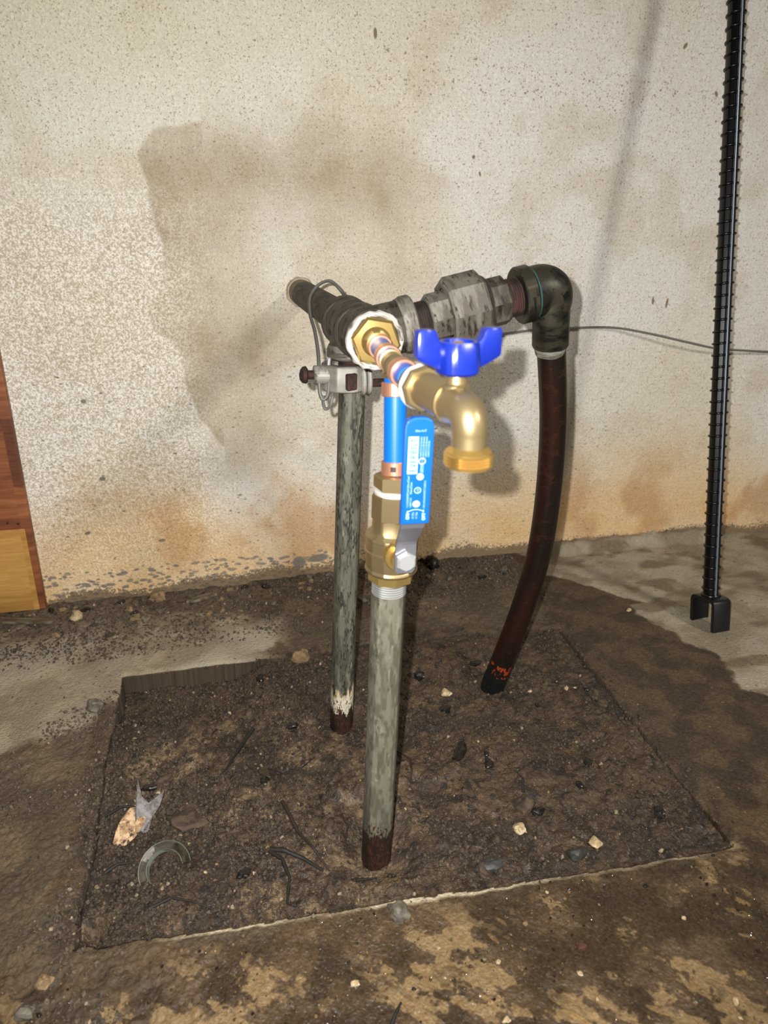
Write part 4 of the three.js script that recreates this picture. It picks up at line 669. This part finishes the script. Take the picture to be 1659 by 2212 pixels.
// torn pale shell-like leaf
{
  const sheet = (pts, th, curl, s) => { const sh = new THREE.Shape(pts.map(p => new THREE.Vector2(...p))); const g = new THREE.ExtrudeGeometry(sh, { depth: th, bevelEnabled: true, bevelThickness: 0.0003, bevelSize: 0.0003, bevelSegments: 1, steps: 1 }); const p = g.attributes.position; for (let i = 0; i < p.count; i++) { const x = p.getX(i), y = p.getY(i), z = p.getZ(i); p.setXYZ(i, x, y, z + curl * (x * x * 40 + y * y * 12) + (vn(x * 160 + s, y * 160, s) - 0.5) * 0.004); } g.computeVertexNormals(); return g; };
  const lm = std({ map: ironTex(541, [196, 166, 130], [150, 118, 84], [70, 60, 58], 0.58), roughness: 0.5 }); lm.map.repeat.set(40, 40);
  const gm = std({ map: ironTex(546, [116, 110, 108], [84, 78, 76], [150, 128, 100], 0.62), roughness: 0.5 }); gm.map.repeat.set(40, 40);
  const t = thing('dry_leaf', 'torn pale dried leaf lying crumpled on the soil by the left rim', 'leaf', V(-0.107, soilY(-0.107, 0.446) + 0.004, 0.446));
  const a = sheet([[-0.0185, -0.019], [-0.0165, -0.0235], [-0.008, -0.0225], [0.000, -0.0165], [0.007, -0.006], [0.011, 0.006], [0.009, 0.014], [0.003, 0.015], [-0.005, 0.0125], [-0.0105, 0.006], [-0.0145, -0.002], [-0.0165, -0.009]], 0.0008, 0.3, 3); a.rotateX(-1.15); part(t, 'blade', a, lm);
  const b = sheet([[0.000, -0.016], [0.009, -0.012], [0.013, 0.000], [0.020, 0.010], [0.024, 0.024], [0.016, 0.017], [0.010, 0.013], [0.004, 0.02], [0.0005, 0.036], [-0.001, 0.020], [-0.002, 0.004]], 0.0008, -0.3, 8); b.rotateX(-0.85); b.translate(0.002, 0.003, 0.002); part(t, 'torn_flap', b, gm, 'grey torn flap standing up');
}
// twigs and roots
const twigM = std({ color: 0x17120d, roughness: 0.7 }), rootM = std({ color: 0x2a1f17, roughness: 0.6 });
function twig(name, label, pts, r, m, lift = 0.0022) { r *= 1.25; const P = pts.map(([x, z, h = 0]) => V(x, groundY(x, z) + lift + h, z)); const Q = []; for (let i = 0; i < P.length - 1; i++) for (let k = 0; k < 4; k++) { const q = P[i].clone().lerp(P[i + 1], k / 4); q.y = Math.max(q.y, groundY(q.x, q.z) + lift * 0.5); Q.push(q); } Q.push(P[P.length - 1]); const o = Q[0].clone(); return solo(name, sweep(Q.map(p => p.clone().sub(o)), k => r * (1 - 0.55 * k) * (0.8 + 0.4 * vn(k * 20, r * 9999, 3)), 60, 7), m, label, name === 'root' ? 'root' : 'twig', o); }
twig('twig', 'straight black twig on the soil left of the riser', [[0.0085, 0.345, 0.004], [-0.007, 0.371, 0.004], [-0.0225, 0.397, 0.002]], 0.0019, twigM);
twig('twig', 'thin dark twig crossing the dried leaf', [[-0.135, 0.437, 0.004], [-0.12, 0.434, 0.007], [-0.098, 0.436, 0.007]], 0.0011, twigM);
twig('twig', 'short dark twig in the left corner of the cut-out', [[-0.128, 0.5, 0.003], [-0.118, 0.494, 0.003], [-0.104, 0.495, 0.002]], 0.0014, twigM);
twig('twig', 'black splinter on the soil before the standpipe', [[0.085, 0.552, 0.002], [0.096, 0.550, 0.002], [0.104, 0.549, 0.001]], 0.0012, twigM);
twig('twig', 'dark bent twig in front of the half-buried ring', [[-0.085, 0.545, 0.003], [-0.07, 0.541, 0.004], [-0.052, 0.548, 0.003], [-0.036, 0.555, 0.001]], 0.0011, twigM);
twig('twig', 'brown splinter lying on the wet floor before the cut-out', [[0.085, 0.682, 0.001], [0.09, 0.675, 0.001], [0.096, 0.668, 0.001]], 0.0014, twigM);
twig('twig', 'small black twig on the soil near the copper pipe foot', [[0.262, 0.5, 0.006], [0.266, 0.488, 0.01], [0.262, 0.478, 0.013]], 0.0011, twigM);
twig('root', 'forked dark root beside the standpipe foot', [[0.0305, 0.452, 0.003], [0.036, 0.474, 0.004], [0.041, 0.492, 0.003], [0.052, 0.516, 0.004], [0.064, 0.538, 0.001]], 0.0016, rootM);
twig('root', 'flat black root on the soil left of the standpipe', [[0.014, 0.508, 0.002], [0.026, 0.513, 0.003], [0.042, 0.522, 0.002], [0.058, 0.537, 0.001]], 0.0021, twigM);
twig('root', 'curved black root running towards the front rim', [[0.014, 0.510, 0.003], [0.024, 0.522, 0.004], [0.0285, 0.54, 0.004], [0.024, 0.562, 0.001]], 0.0017, twigM);
twig('root', 'hair-thin root hanging beside the rusty standpipe foot', [[0.084, 0.48, 0.002], [0.088, 0.494, 0.003], [0.083, 0.508, 0.003], [0.085, 0.522, 0.001]], 0.0009, rootM);
twig('root', 'fine wavy root on the soil behind the forked root', [[0.02, 0.405, 0.002], [0.036, 0.417, 0.002], [0.054, 0.413, 0.002], [0.07, 0.398, 0.001]], 0.0008, twigM);
twig('root', 'thin root curling on the soil right of the standpipe', [[0.155, 0.41, 0.002], [0.166, 0.43, 0.002], [0.162, 0.45, 0.002], [0.156, 0.465, 0.001]], 0.0010, rootM);
// splinters of weathered wood at the wall foot
{
  const wm = std({ roughness: 0.85, map: tex(256, 64, (u, v) => { const g = fbm(u * 4, v * 22, 3, 551); return mix3([122, 110, 90], [78, 66, 50], sst(0.35, 0.65, g)); }) });
  const chip = (label, x0, z0, x1, z1, w) => { const a = V(x0, slabY(x0, z0) + 0.003, z0), b = V(x1, slabY(x1, z1) + 0.003, z1), d = b.clone().sub(a), L = d.length(); const sh = new THREE.Shape(); sh.moveTo(0, 0); sh.lineTo(L * 0.3, w * 0.45); sh.lineTo(L * 0.75, w * 0.5); sh.lineTo(L, w * 0.3); sh.lineTo(L * 0.96, -w * 0.25); sh.lineTo(L * 0.5, -w * 0.5); sh.lineTo(L * 0.2, -w * 0.35); const g = new THREE.ExtrudeGeometry(sh, { depth: 0.003, bevelEnabled: true, bevelSize: 0.0005, bevelThickness: 0.0005, bevelSegments: 1, steps: 1 }); g.rotateX(-Math.PI / 2); const uv = g.attributes.uv, p = g.attributes.position; for (let i = 0; i < uv.count; i++) uv.setXY(i, p.getX(i) / L, p.getZ(i) / w * 0.5 + 0.5); const o = solo('wood_splinter', wobble(crease(g, 30), 0.0008, 200, 4), wm, label, 'splinter', a); o.rotation.set(0, Math.atan2(-d.z, d.x), Math.asin(d.y / L), 'YZX'); return o; };
  chip('weathered wood splinter lying at the wall foot beside the grey-tan stone', -0.07, 0.043, -0.026, 0.03, 0.011);
  chip('long pale wood splinter lying under the foot of the plywood', -0.335, 0.036, -0.25, 0.055, 0.012);
}

scene.traverse(o => { if (o.isMesh) { o.castShadow = true; o.receiveShadow = true; } });
renderer.render(scene, camera);
